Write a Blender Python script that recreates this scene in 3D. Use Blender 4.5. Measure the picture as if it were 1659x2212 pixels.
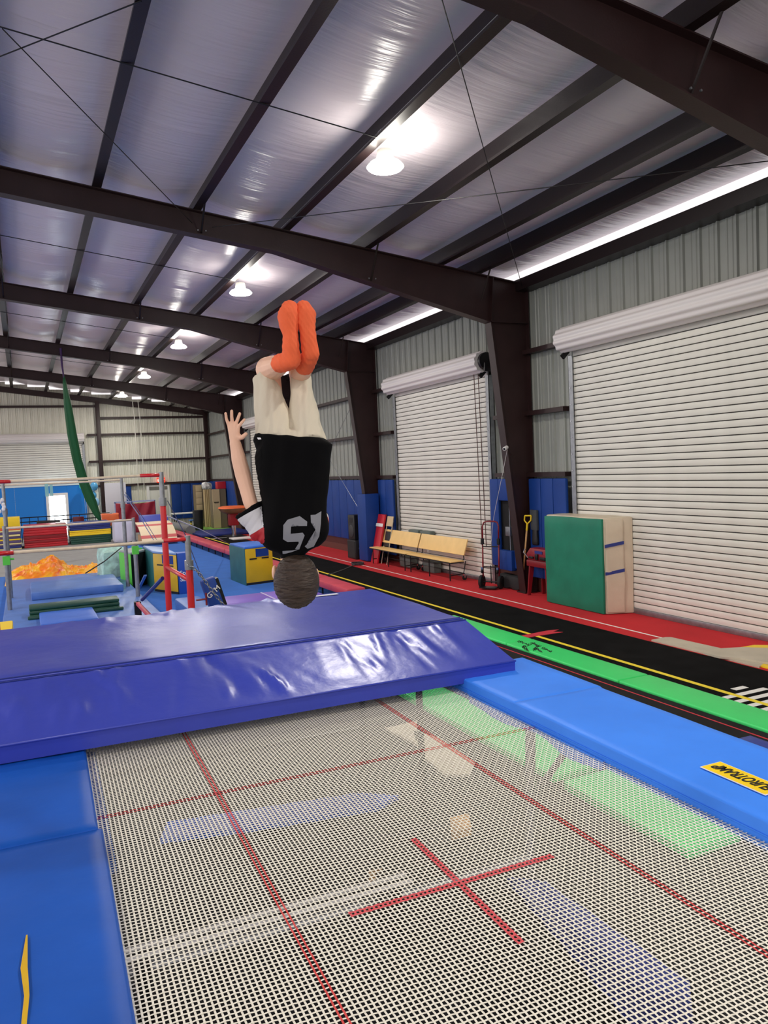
import bpy, bmesh, math, random
import numpy as np
from mathutils import Vector, Matrix, Euler
from mathutils.bvhtree import BVHTree

random.seed(7); rng = np.random.default_rng(7)
for o in list(bpy.data.objects): bpy.data.objects.remove(o, do_unlink=True)
scene = bpy.context.scene
col = scene.collection

# ---------------------------------------------------------------- camera
W_, H_, F_ = 1659, 2212, 1675.2
YAW, PITCH, ROLL = [math.radians(a) for a in (24.844, -3.318, -2.517)]
CAM = Vector((0, 0, 2.46))
fwd = Vector((math.sin(YAW)*math.cos(PITCH), math.cos(YAW)*math.cos(PITCH), math.sin(PITCH)))
_r = Vector((math.cos(YAW), -math.sin(YAW), 0)); _u = _r.cross(fwd)
rgt = _r*math.cos(ROLL) + _u*math.sin(ROLL); upv = -_r*math.sin(ROLL) + _u*math.cos(ROLL)
cam = bpy.data.cameras.new('camera'); camo = bpy.data.objects.new('camera', cam); col.objects.link(camo)
M = Matrix((rgt, upv, -fwd)).transposed().to_4x4(); M.translation = CAM
camo.matrix_world = M
cam.sensor_fit = 'VERTICAL'; cam.sensor_height = 36.0; cam.lens = 36.0*F_/H_
cam.clip_start = .05; cam.clip_end = 200
scene.camera = camo

# ---------------------------------------------------------------- world, exposure
world = bpy.data.worlds.new('world'); scene.world = world; world.use_nodes = True
bg = world.node_tree.nodes['Background']
bg.inputs[0].default_value = (1.0, .93, .94, 1); bg.inputs[1].default_value = 1.2
scene.view_settings.view_transform = 'Standard'; scene.view_settings.look = 'None'
scene.view_settings.gamma = 1; scene.view_settings.use_curve_mapping = False
scene.view_settings.exposure = -0.04
LAMP_W = 125.0; GLOW_W = 42.0

# ---------------------------------------------------------------- pixel helpers (a pixel gives a direction; distance from what it touches)
def ray(px, py): return fwd + rgt*((px-W_/2)/F_) - upv*((py-H_/2)/F_)
def at_z(px, py, z): d = ray(px, py); return CAM + d*((z-CAM.z)/d.z)
def at_x(px, py, x): d = ray(px, py); return CAM + d*(x/d.x)
def at_y(px, py, y): d = ray(px, py); return CAM + d*(y/d.y)
def roof_z(x): return 6.78 - .1265*x                     # top of the rafters = underside of the purlins
def at_roof(px, py, off=0):
    d = ray(px, py); t = (6.78+off-CAM.z)/(d.z+.1265*d.x); return CAM + d*t

# ---------------------------------------------------------------- materials
def lin(c):
    return tuple(((v/255)/12.92 if v/255 <= .04045 else (((v/255)+.055)/1.055)**2.4) for v in c)
MATS = {}
def mat(name, rgb, rough=.5, metal=0., bump=0., bscale=40., var=0., vscale=3., stretch=None, spec=.5, emit=0., coat=0., alpha=1., bdist=.01):
    if name in MATS: return MATS[name]
    m = bpy.data.materials.new(name); m.use_nodes = True; nt = m.node_tree; N = nt.nodes; L = nt.links
    b = N['Principled BSDF']; c = lin(rgb)
    b.inputs['Base Color'].default_value = (*c, 1); b.inputs['Roughness'].default_value = rough
    b.inputs['Metallic'].default_value = metal; b.inputs['Specular IOR Level'].default_value = spec
    if coat: b.inputs['Coat Weight'].default_value = coat; b.inputs['Coat Roughness'].default_value = .15
    if emit: b.inputs['Emission Color'].default_value = (*c, 1); b.inputs['Emission Strength'].default_value = emit
    if alpha < 1: b.inputs['Alpha'].default_value = alpha
    if bump or var:
        tc = N.new('ShaderNodeTexCoord'); mp = N.new('ShaderNodeMapping')
        if stretch: mp.inputs['Scale'].default_value = stretch
        L.new(tc.outputs['Object'], mp.inputs[0])
    if bump:
        n = N.new('ShaderNodeTexNoise'); n.inputs['Scale'].default_value = bscale; n.inputs['Detail'].default_value = 4
        L.new(mp.outputs[0], n.inputs['Vector'])
        bp = N.new('ShaderNodeBump'); bp.inputs['Strength'].default_value = bump; bp.inputs['Distance'].default_value = bdist
        L.new(n.outputs['Fac'], bp.inputs['Height']); L.new(bp.outputs[0], b.inputs['Normal'])
    if var:
        n2 = N.new('ShaderNodeTexNoise'); n2.inputs['Scale'].default_value = vscale; n2.inputs['Detail'].default_value = 6
        L.new(mp.outputs[0], n2.inputs['Vector'])
        mx = N.new('ShaderNodeMix'); mx.data_type = 'RGBA'
        mx.inputs[6].default_value = (*[max(0, v*(1-var)) for v in c], 1); mx.inputs[7].default_value = (*[min(1, v*(1+var)+.02*var) for v in c], 1)
        rp = N.new('ShaderNodeMapRange'); rp.inputs[1].default_value = .3; rp.inputs[2].default_value = .7
        L.new(n2.outputs['Fac'], rp.inputs[0]); L.new(rp.outputs[0], mx.inputs[0]); L.new(mx.outputs[2], b.inputs['Base Color'])
    MATS[name] = m; return m
steel = mat('maroon_steel', (40, 16, 16), .5, bump=.1, bscale=60, var=.15)
steel_dk = mat('dark_steel', (28, 15, 16), .42, bump=.1, bscale=60)
vinyl_roof = mat('roof_vinyl', (246, 234, 240), .28, bump=.7, bscale=3.6, stretch=(.30, 3.6, 1), bdist=.02)
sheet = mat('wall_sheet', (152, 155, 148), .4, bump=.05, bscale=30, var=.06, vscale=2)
sheet_back_lit = mat('end_wall_sheet_lit', (222, 221, 206), .45, bump=.05, bscale=30, var=.05, vscale=2)  # same sheet, lighter colour stands in for stronger light on the end wall
slat_m = mat('door_slat', (222, 219, 209), .42, var=.05, vscale=2)
hood_m = mat('door_hood', (226, 220, 218), .4)
galv = mat('galvanised', (150, 153, 157), .38, .8, var=.15, vscale=12)
chrome = mat('chrome', (200, 202, 205), .18, 1.)
darkmetal = mat('black_metal', (24, 24, 26), .4, .3)
rubber = mat('black_rubber', (20, 20, 21), .75)
padblue = mat('wall_pad_blue', (14, 58, 134), .55, spec=.3, bump=.12, bscale=14, var=.08)
matt_blue = mat('mattress_blue', (56, 70, 176), .30, spec=.42, bump=.3, bscale=7, var=.05, bdist=.012)
frame_blue = mat('frame_pad_blue', (58, 136, 250), .5, spec=.3, bump=.25, bscale=9, var=.07, bdist=.006)
frame_blue_dk = mat('frame_pad_royal', (12, 86, 186), .45, spec=.3, bump=.3, bscale=8, var=.10, bdist=.008)
land_blue = mat('landing_blue', (78, 118, 190), .42, bump=.3, bscale=9, var=.12, bdist=.01)
carpet_blue = mat('carpet_blue', (42, 104, 190), .9, bump=.3, bscale=300, var=.06)
carpet_red = mat('carpet_red', (200, 24, 34), .95, bump=.4, bscale=300, var=.10, vscale=1.2)
carpet_blk = mat('carpet_black', (10, 10, 11), 1., spec=.1, bump=.4, bscale=300, var=.2)
mesh_blk = mat('tumble_bed_black', (30, 29, 29), .95, var=.15, spec=.2)
green_pad = mat('pad_green', (58, 220, 112), .45, bump=.2, bscale=10, var=.05, bdist=.005)
green_dk = mat('mat_forest_green', (24, 74, 60), .4, bump=.2, bscale=12, var=.08)
crash_green = mat('crash_green', (0, 120, 92), .5, bump=.25, bscale=7, var=.12, bdist=.012)
beige = mat('beige_vinyl', (205, 190, 166), .42, bump=.4, bscale=9, var=.08, bdist=.012)
beige_mat = mat('beige_carpet', (196, 186, 166), .85, bump=.2, bscale=40, var=.10)
yellow = mat('yellow_tape', (250, 224, 50), .6)
yellow_v = mat('yellow_vinyl', (222, 178, 24), .4, bump=.4, bscale=10, var=.08, bdist=.012)
yellow_m = mat('yellow_mat', (250, 214, 40), .5)
white = mat('white_paint', (238, 236, 234), .5)
white_tape = mat('white_tape', (240, 238, 232), .6)
red_tape = mat('red_tape', (205, 46, 62), .6)
red_v = mat('red_vinyl', (196, 28, 44), .42, bump=.25, bscale=10, var=.08, bdist=.008)
pink_red = mat('faded_red_vinyl', (202, 66, 84), .5, bump=.4, bscale=12, var=.12, bdist=.01)
purple_v = mat('purple_vinyl', (128, 98, 200), .45, bump=.2, bscale=9, var=.06)
navy_v = mat('navy_vinyl', (34, 50, 128), .45, bump=.2, bscale=10)
orange_v = mat('orange_vinyl', (238, 112, 60), .5, bump=.15, bscale=10)
wood_y = mat('maple_laminate', (246, 206, 134), .45, var=.04, vscale=5)
wood = mat('light_wood', (206, 160, 106), .55, var=.2, vscale=6, stretch=(1, 12, 1))
blackv = mat('black_vinyl', (22, 22, 24), .5)
grey_carpet = mat('grey_foam', (150, 150, 148), .9, bump=.2, bscale=60, var=.08)
concrete = mat('concrete', (118, 116, 112), .7, var=.15, vscale=2)
darkfloor = mat('dark_rubber_floor', (13, 13, 15), .85, var=.2)
lime = mat('lime_vinyl', (92, 212, 70), .45, bump=.25, bscale=9)
limefloor = mat('lime_floor', (150, 210, 96), .7)
pink_floor = mat('pink_red_carpet', (205, 48, 58), .9)
chalk = mat('chalky_wood', (226, 208, 182), .6, var=.1, vscale=14)
red_metal = mat('red_enamel', (214, 36, 42), .3, coat=.3)
crimson_m = mat('crimson_enamel', (128, 24, 34), .35)
cardboard = mat('cardboard', (190, 168, 132), .8, var=.06)
part_blue = mat('partition_blue', (10, 126, 218), .55)
daylight = mat('daylight', (240, 252, 255), .5, emit=9.)
lens_m = mat('lamp_lens', (255, 250, 238), .5, emit=32.)
lampbody = mat('lamp_body', (215, 212, 205), .4)
skin = mat('skin', (234, 188, 158), .5, var=.05, vscale=8)
hair_m = mat('brown_hair', (52, 37, 24), .55, bump=1.0, bscale=26, stretch=(1, 1, 5), var=.35, vscale=22, bdist=.012)
shirt_m = mat('black_jersey', (5, 5, 6), .85, spec=.12)
jersey_w = mat('jersey_white', (205, 205, 207), .7, bump=.2, bscale=25)
jersey_r = mat('jersey_red', (165, 14, 26), .6)
print_grey = mat('print_grey', (128, 130, 134), .6)
shorts_m = mat('cream_shorts', (206, 198, 176), .8, bump=.5, bscale=16, var=.06, stretch=(1, 1, .35), bdist=.015)
sock_m = mat('orange_sock', (238, 104, 58), .85, bump=.6, bscale=34, stretch=(1.6, 1.6, .4), var=.10, vscale=10, bdist=.01)
web_m = mat('web_cream', (240, 236, 220), .6)
web_red = mat('web_red', (214, 70, 66), .6)

# ---------------------------------------------------------------- mesh helpers
def base_of(o):
    v = Vector((0, 0, 0))
    while o is not None: v += o.location; o = o.parent
    return v
class MB:
    def __init__(s): s.v = []; s.f = []
    def add(s, vs, fs):
        n = len(s.v); s.v += [tuple(v) for v in vs]; s.f += [tuple(i+n for i in f) for f in fs]; return s
    def box(s, x0, x1, y0, y1, z0, z1):
        vs = [(x, y, z) for z in (z0, z1) for y in (y0, y1) for x in (x0, x1)]
        return s.add(vs, [(0, 2, 3, 1), (4, 5, 7, 6), (0, 1, 5, 4), (2, 6, 7, 3), (0, 4, 6, 2), (1, 3, 7, 5)])
    def obox(s, c, ax, ay, az):                         # centre + three half-axis vectors
        c, ax, ay, az = map(Vector, (c, ax, ay, az))
        vs = [c + ax*i + ay*j + az*k for k in (-1, 1) for j in (-1, 1) for i in (-1, 1)]
        return s.add(vs, [(0, 2, 3, 1), (4, 5, 7, 6), (0, 1, 5, 4), (2, 6, 7, 3), (0, 4, 6, 2), (1, 3, 7, 5)])
    def bar(s, a, b, w, h, up=(0, 0, 1)):
        a, b = Vector(a), Vector(b); d = b-a; t = d.normalized(); up = Vector(up)
        if abs(t.dot(up)) > .98: up = Vector((1, 0, 0))
        x = t.cross(up).normalized(); y = x.cross(t)
        return s.obox((a+b)/2, x*w/2, y*h/2, d/2)
    def tube(s, pts, r, seg=8, caps=True):
        pts = [Vector(p) for p in pts]; n = len(pts); rs = r if isinstance(r, (list, tuple)) else [r]*n
        vs = []; pu = None
        for i, p in enumerate(pts):
            t = (pts[min(i+1, n-1)] - pts[max(i-1, 0)]).normalized()
            if pu is None: pu = t.orthogonal().normalized()
            u = (pu - t*pu.dot(t)); u = u.normalized() if u.length > 1e-6 else t.orthogonal().normalized(); pu = u; w = t.cross(u)
            for k in range(seg):
                a = 2*math.pi*k/seg; vs.append(p + (u*math.cos(a) + w*math.sin(a))*rs[i])
        fs = [(i*seg+k, i*seg+(k+1) % seg, (i+1)*seg+(k+1) % seg, (i+1)*seg+k) for i in range(n-1) for k in range(seg)]
        if caps: fs += [tuple(reversed(range(seg))), tuple(range((n-1)*seg, n*seg))]
        return s.add(vs, fs)
    def cyl(s, a, b, r, seg=16): return s.tube([a, b], r, seg)
    def prism(s, poly, d):                              # planar polygon (3D points) pushed along d
        d = Vector(d); n = len(poly); p = [Vector(q) for q in poly]
        return s.add(p + [q+d for q in p], [tuple(reversed(range(n))), tuple(range(n, 2*n))] + [(i, (i+1) % n, n+(i+1) % n, n+i) for i in range(n)])
    def loft(s, rings, caps=True, closed=True):
        m = len(rings[0]); vs = [p for r in rings for p in r]
        fs = [(i*m+k, i*m+(k+1) % m, (i+1)*m+(k+1) % m, (i+1)*m+k) for i in range(len(rings)-1) for k in range(m if closed else m-1)]
        if caps: fs += [tuple(reversed(range(m))), tuple(range((len(rings)-1)*m, len(rings)*m))]
        return s.add(vs, fs)
    def ball(s, c, r, seg=12, rings=8, sc=(1, 1, 1)):
        c = Vector(c); R = []
        for i in range(1, rings):
            a = math.pi*i/rings
            R.append([c + Vector((math.sin(a)*math.cos(2*math.pi*k/seg)*r*sc[0], math.sin(a)*math.sin(2*math.pi*k/seg)*r*sc[1], math.cos(a)*r*sc[2])) for k in range(seg)])
        return s.loft(R)
    def mesh(s, name):
        me = bpy.data.meshes.new(name); me.from_pydata(s.v, [], s.f); me.update(); return me
    def build(s, name, m, parent=None, smooth=False, bevel=0, local=False, fix=True, segs=2):
        off = Vector((0, 0, 0)); loc = Vector((0, 0, 0))
        a = np.array(s.v)
        if not local:
            if parent is None:
                lo, hi = a.min(0), a.max(0); off = Vector(((lo[0]+hi[0])/2, (lo[1]+hi[1])/2, lo[2])); loc = off
            else: off = base_of(parent)
        s.v = [tuple(r) for r in a - np.array(off)]
        me = s.mesh(name)
        if fix or bevel:
            bm = bmesh.new(); bm.from_mesh(me)
            bmesh.ops.recalc_face_normals(bm, faces=bm.faces)
            if bevel:
                bmesh.ops.bevel(bm, geom=[e for e in bm.edges if len(e.link_faces) == 2 and e.calc_face_angle(0) > .5], offset=bevel, segments=segs, profile=.6, affect='EDGES', clamp_overlap=True)
            bm.to_mesh(me); bm.free()
        if smooth or bevel: shade(me, 40 if bevel else (smooth if smooth is not True else 180))
        me.materials.append(m)
        o = bpy.data.objects.new(name, me); o.location = loc; o.parent = parent; col.objects.link(o); return o
def shade(me, ang):
    me.polygons.foreach_set('use_smooth', [True]*len(me.polygons))
    if ang < 180:
        try: me.set_sharp_from_angle(angle=math.radians(ang))
        except Exception: pass
def tag(o, label, cat, group=None, kind=None):
    o['label'] = label; o['category'] = cat
    if group: o['group'] = group
    if kind: o['kind'] = kind
    return o
def thing(name, label, cat, loc=(0, 0, 0), rz=0, group=None, kind=None):
    o = bpy.data.objects.new(name, None); o.empty_display_size = .1; o.location = loc; o.rotation_euler = (0, 0, rz)
    col.objects.link(o); return tag(o, label, cat, group, kind)
def link(me, name, parent, loc, rot=(0, 0, 0)):
    o = bpy.data.objects.new(name, me); o.parent = parent; o.location = loc; o.rotation_euler = rot; col.objects.link(o); return o
def noise2(u, v, seed=0, octaves=4):
    r = np.random.default_rng(seed); s = np.zeros(np.broadcast(u, v).shape); a = 1.
    for k in range(octaves):
        for _ in range(3):
            fx, fy = r.normal(size=2)*(1.6**k); s = s + a*np.sin(fx*u + fy*v + r.uniform(0, 6.28))
        a *= .6
    return s/3
def grid_sheet(us, vs, fn):
    m = MB(); P = [[fn(u, v) for u in us] for v in vs]; nu = len(us)
    m.v = [tuple(p) for r in P for p in r]
    m.f = [(j*nu+i, j*nu+i+1, (j+1)*nu+i+1, (j+1)*nu+i) for j in range(len(vs)-1) for i in range(nu-1)]
    return m
def dup(root, loc, rz=0, label=None):
    r = root.copy(); col.objects.link(r); r.location = loc; r.rotation_euler = (0, 0, rz)
    if label: r['label'] = label
    for ch in list(root.children):
        c = ch.copy(); col.objects.link(c); c.parent = r
        for g in list(ch.children):
            d = g.copy(); col.objects.link(d); d.parent = c
    return r
def text_mesh(body, size, name):
    cu = bpy.data.curves.new(name, 'FONT'); cu.body = body; cu.size = size; cu.extrude = .0008; cu.offset = size*.018; cu.align_x = 'LEFT'
    o = bpy.data.objects.new(name, cu); col.objects.link(o); dg = bpy.context.evaluated_depsgraph_get(); dg.update()
    me = bpy.data.meshes.new_from_object(o.evaluated_get(dg)); bpy.data.objects.remove(o, do_unlink=True); me.name = name; return me

# ================================================================ STRUCTURE
XW, YB = 8.70, 39.35                       # wall sheets: right wall, back wall
FR = [-1.68, 5.16, 12.0, 18.83, 25.67, 32.5]
PUR = [-4.3, -2.9, -1.5, -.12, 1.28, 2.69, 4.08, 5.48, 6.86, 7.62]
XL = -5.6

# floor: slab plus coverings
m = MB().box(-9, 9.0, -6, 39.6, -.2, -.02)
floor = tag(m.build('floor', concrete), 'grey concrete slab floor under all the mats and carpets', 'floor', kind='structure')
def strip(name, m_, x0, x1, y0, y1, z0, z1, label, cat, bevel=0.):
    o = MB().box(x0, x1, y0, y1, z0, z1).build(name, m_, bevel=bevel); return tag(o, label, cat)
strip('red_carpet', carpet_red, 7.36, 8.68, 3.0, 33.5, -.02, .0, 'red carpet strip along the roll-up doors', 'carpet')
strip('tumbling_runway', carpet_blk, 5.62, 7.36, 2.6, 34.0, -.02, .012, 'long black tumbling runway with yellow centre line', 'runway')
tag(MB().prism([(x, y, -.02) for x, y in ((-3.5, 9.5), (5.6, 9.5), (5.6, 30.6), (2.9, 30.6), (2.9, 22.8), (-3.5, 22.8))], (0, 0, .02)).build('blue_carpet', carpet_blue), 'blue carpeted floor between bars and runway', 'carpet')
strip('rubber_floor', darkfloor, -3.5, 5.5, -4.0, 9.5, -.02, .0, 'dark rubber flooring beneath the trampoline', 'floor covering')
tag(MB().prism([(x, y, -.02) for x, y in ((-5, 22.8), (2.9, 22.8), (2.9, 30.6), (5.3, 30.6), (5.3, 38.0), (-5, 38.0))], (0, 0, .022)).build('grey_carpet', grey_carpet), 'pale grey foam floor in front of the stacked mats', 'carpet')
strip('lime_carpet', limefloor, 5.3, 8.4, 34.2, 38.0, -.018, .006, 'lime green floor area before the back wall cabinets', 'carpet')
# floor tape lines
def line(name, m_, x0, x1, y0, y1, z, label): return tag(MB().box(x0, x1, y0, y1, z, z+.003).build(name, m_), label, 'tape')
line('yellow_tape', yellow, 6.33, 6.39, 3.0, 34, .012, 'yellow tape line running the length of the black runway')
line('white_tape', white_tape, 7.645, 7.675, 7.8, 33, .0, 'thin white tape line on the red carpet')
line('white_cross_tape', white_tape, 5.62, 7.36, 29.6, 29.68, .012, 'white tape across the far end of black runway')
rt = MB().prism([(6.07, 8.80, .0125), (6.30, 8.84, .0125), (6.80, 8.83, .0125), (6.70, 8.93, .0125), (6.86, 9.0, .0125), (6.68, 9.04, .0125), (6.1, 8.98, .0125)], (0, 0, .004)).build('red_tape', red_tape)
tag(rt, 'torn red tape strip stuck across the yellow runway line', 'tape')
# zebra board marks on the runway
zs = thing('zebra_marking', 'white zebra stripes painted on the black runway', 'marking', (6.4, 5.2, .012))
zst = [(6.42, 6.62, 5.66), (6.26, 6.72, 5.52), (6.10, 6.86, 5.38), (6.10, 6.95, 5.24), (6.10, 7.0, 5.10), (6.08, 7.0, 4.96), (6.08, 7.0, 4.82), (6.08, 7.0, 4.68)]
zst = [(6.50, 6.68, 5.70), (6.12, 6.80, 5.55), (6.12, 6.92, 5.40), (6.12, 7.0, 5.25), (6.12, 7.0, 5.10), (6.12, 7.0, 4.95), (6.12, 7.0, 4.80), (6.12, 7.0, 4.65)]
for a, b, y in zst: MB().box(a, b, y-.075, y, .0125, .0142).build('stripe', white_tape, zs)

# ---- ribbed wall sheets
def ribbed(width, height, n):
    prof = []; rib = width/n
    for i in range(n):
        x = i*rib
        prof += [(x, 0), (x+rib*.30, 0), (x+rib*.34, .012), (x+rib*.40, .012), (x+rib*.44, 0), (x+rib*.58, 0), (x+rib*.62, .012), (x+rib*.68, .012), (x+rib*.72, 0), (x+rib*.84, 0), (x+rib*.885, .034), (x+rib*.955, .034)]
    prof.append((width, 0))
    return prof
wr = thing('wall_right', 'ribbed white metal wall with maroon girts behind the roll-up doors', 'wall', (XW, 0, 0), kind='structure')
PW = .914
pf = ribbed(PW, 6, 3)
me = MB(); me.v = [(-d, -x, z) for z in (-.1, 5.74) for x, d in pf]; n = len(pf); me.f = [(i, i+1, n+i+1, n+i) for i in range(n-1)]
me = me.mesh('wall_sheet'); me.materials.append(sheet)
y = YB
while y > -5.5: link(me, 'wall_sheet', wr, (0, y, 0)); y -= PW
for z in (2.2, 3.33, 4.45):
    for a, b in ((-5, 6.2), (10.85, 13.05), (17.75, 27.0), (31.3, 39.2)):
        MB().box(XW-.20, XW-.06, a, b, z-.04, z+.04).build('girt', steel, wr)
MB().box(XW-.30, XW-.0, -5.5, YB, 5.56, 5.76).build('eave_strut', steel_dk, wr)
MB().box(XW-.05, XW-.005, -5.5, YB, 0, .42).build('base_sheet', mat('brown_wainscot', (96, 58, 50), .5), wr)
wb = thing('wall_back', 'ribbed white metal end wall with maroon columns and girts', 'wall', (0, YB, 0), kind='structure')
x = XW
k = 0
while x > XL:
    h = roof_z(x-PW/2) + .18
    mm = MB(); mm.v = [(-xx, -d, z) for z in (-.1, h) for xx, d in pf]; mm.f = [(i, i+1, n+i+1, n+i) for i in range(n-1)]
    me = mm.mesh('wall_sheet'); me.materials.append(sheet_back_lit); link(me, 'wall_sheet', wb, (x, 0, 0)); x -= PW
for z, a, b in ((2.14, 2.9, 8.6), (3.31, 2.9, 8.6), (4.58, 2.9, 8.6), (5.37, 3.4, 8.6), (5.93, XL, 3.4)):
    MB().box(a, b, YB-.2, YB-.05, z-.05, z+.05).build('girt', steel, wb)
for x in (-4.5, 3.42, 8.48): MB().box(x-.09, x+.09, YB-.32, YB-.1, 0, roof_z(x)-.2).build('column', steel, wb, bevel=.01)
MB().prism([(XL, YB-.3, roof_z(XL)-.02), (8.6, YB-.3, roof_z(8.6)-.02), (8.6, YB-.3, roof_z(8.6)-.27), (XL, YB-.3, roof_z(XL)-.27)], (0, .15, 0)).build('rafter', steel, wb)

# ---- ceiling: sagging vinyl-faced insulation between purlins
xs = sorted(set([XL] + [round(a + (b-a)*t, 4) for a, b in zip([XL]+PUR, PUR+[8.66]) for t in np.linspace(0, 1, 8)]))
ys = np.arange(-6, YB+.05, .075)
PA = np.array([XL]+PUR+[8.66])
X, Y = np.meshgrid(np.array(xs), ys)
j = np.clip(np.searchsorted(PA, X, side='right')-1, 0, len(PA)-2)
tt = (X-PA[j])/(PA[j+1]-PA[j]); prof = np.sin(np.pi*np.clip(tt, 0, 1))
Z = roof_z(X) + .295 - .07*prof*(PA[j+1]-PA[j])/1.4
wr_ = np.zeros_like(Z)
for q in range(34):
    f = rng.uniform(3, 22); wr_ += np.sin(f*(Y+.10*prof*rng.uniform(-1, 1)) + rng.uniform(0, 6.28) + j*rng.uniform(0, 6.28))*np.clip(np.sin(rng.uniform(.2, .8)*Y+rng.uniform(0, 6.28)+j*2.1), 0, 1)/f
Z += prof*wr_*.0085
for s0 in np.arange(-5.2, 39, 1.52):         # roll seams
    Z -= prof*.022*np.exp(-((Y-s0+.06*prof)/.05)**2)
for fy in FR[1:]: Z -= prof*.05*np.exp(-((Y-fy-.0)/.35)**2)
mm = MB(); mm.v = np.stack([X.ravel(), Y.ravel(), Z.ravel()], 1).tolist(); nu = len(xs)
mm.f = [(a*nu+i, a*nu+i+1, (a+1)*nu+i+1, (a+1)*nu+i) for a in range(len(ys)-1) for i in range(nu-1)]
ceil = mm.build('ceiling', vinyl_roof, smooth=True, fix=False)
tag(ceil, 'shiny white vinyl roof insulation sagging between dark purlins', 'ceiling', kind='structure')
for x in PUR:
    z = roof_z(x); y0, y1 = -6, YB-.1; t = .014
    mm = MB().prism([(x+a, y0, z+b) for a, b in ((-.12, .032), (-.12, 0), (.009, 0), (.009, .285), (.12, .285), (.12, .30), (-.007, .30), (-.007, t), (-.11, t), (-.11, .032))], (0, y1-y0, 0))
    mm.build('purlin', steel_dk, ceil)

# ---- rigid frames: tapered column + haunched rafter
def frame(yf, label):
    t = thing('steel_frame', label, 'steel frame', (8.2, yf, 0), group='rigid roof frames', kind='structure')
    top = lambda x: roof_z(x) - .004
    bot = lambda x: top(x)-.35 if x < 3.85 else top(3.85)-.35 - (x-3.85)*(top(3.85)-.35-4.98)/(7.80-3.85)
    h = .006; F = .10
    ra = [(x, top(x)) for x in (XL, 8.60)]
    rb = [(8.60, 4.98), (7.80, 4.98), (3.85, bot(3.85)), (XL, bot(XL))]
    MB().prism([(x, yf-h, z) for x, z in ra+rb], (0, 2*h, 0)).build('rafter_web', steel, t)
    mm = MB()
    for (x0, z0), (x1, z1) in ((ra[0], ra[1]), (rb[1], rb[2]), (rb[2], rb[3])): mm.bar((x0, yf, z0), (x1, yf, z1), 2*F, .014, up=(0, 1, 0)) if False else mm.prism([(x0, yf-F, z0), (x1, yf-F, z1), (x1, yf-F, z1-.016), (x0, yf-F, z0-.016)], (0, 2*F, 0))
    mm.build('rafter_flange', steel, t)
    MB().prism([(8.60, yf-h, 4.98), (7.80, yf-h, 4.98), (8.36, yf-h, 0), (8.60, yf-h, 0)], (0, 2*h, 0)).build('column_web', steel, t)
    mm = MB().prism([(7.80, yf-F, 4.98), (8.36, yf-F, 0), (8.345, yf-F, 0), (7.782, yf-F, 4.98)], (0, 2*F, 0)).box(8.60, 8.615, yf-F, yf+F, 0, 5.7)
    mm.build('column_flange', steel, t)
    MB().box(8.30, 8.63, yf-.13, yf+.13, 0, .02).build('base_plate', steel, t)
    mm = MB().prism([(7.80, yf-.09, 4.98), (7.80, yf+.09, 4.98), (7.87, yf+.09, 5.77), (7.87, yf-.09, 5.77)], (.014, 0, 0)).box(7.80, 8.6, yf-.09, yf+.09, 4.973, 4.987)
    mm.build('knee_stiffener', steel, t)
    for x in (-.12, 2.69, 5.48, 7.62):
        zb = bot(x) if x < 7 else bot(x)+.3
        MB().tube([(x, yf-.05, zb+.03), (x, yf-.42, top(x)+.05)], .016, 6).build('flange_brace', steel_dk, t)
    bm_ = MB()
    for x in (2.69, 5.48):
        for dy in (-.03, .03):
            bm_.cyl((x+dy*2, yf-.1, bot(x)+.05), (x+dy*2, yf-.115, bot(x)+.05), .012, 6)
    bm_.build('bolt_heads', galv, t)
    return t
frame(-1.68, 'maroon steel roof frame behind the camera position')
frame(5.16, 'maroon steel roof frame overhead, nearest of the row')
frame(12.0, 'maroon steel frame whose column stands between the two largest roll-up doors')
frame(18.83, 'maroon steel frame with blue padded column foot beside the speaker')
frame(25.67, 'maroon steel frame third from the nearest, behind the boy')
frame(32.5, 'maroon steel frame farthest along the hall before the end wall')

# ---- roll-up doors
def slat_mesh(L, name, along='y'):
    pr_ = [(.016, .006), (-.009, .008), (-.014, .028), (-.015, .05), (-.014, .072), (-.009, .092), (.016, .094)]
    mm = MB(); mm.v = [(x, a, z) for a in (0, L) for x, z in pr_]; k = len(pr_)
    mm.f = [(i, i+1, k+i+1, k+i) for i in range(k-1)] + [tuple(range(k)), tuple(range(2*k-1, k-1, -1))]
    me = mm.mesh(name)
    bm = bmesh.new(); bm.from_mesh(me); bmesh.ops.recalc_face_normals(bm, faces=bm.faces); bm.to_mesh(me); bm.free()
    shade(me, 50); me.materials.append(slat_m); return me
def coil_rings(L, r):
    N = 88; ring = []
    for k in range(N):
        a = 2*math.pi*k/N; rr = r*(1 + .055*math.cos(11*a)); ring.append((math.cos(a)*rr, math.sin(a)*rr))
    return [[(x, y_, z) for x, z in ring] for y_ in (0, L)]
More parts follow.
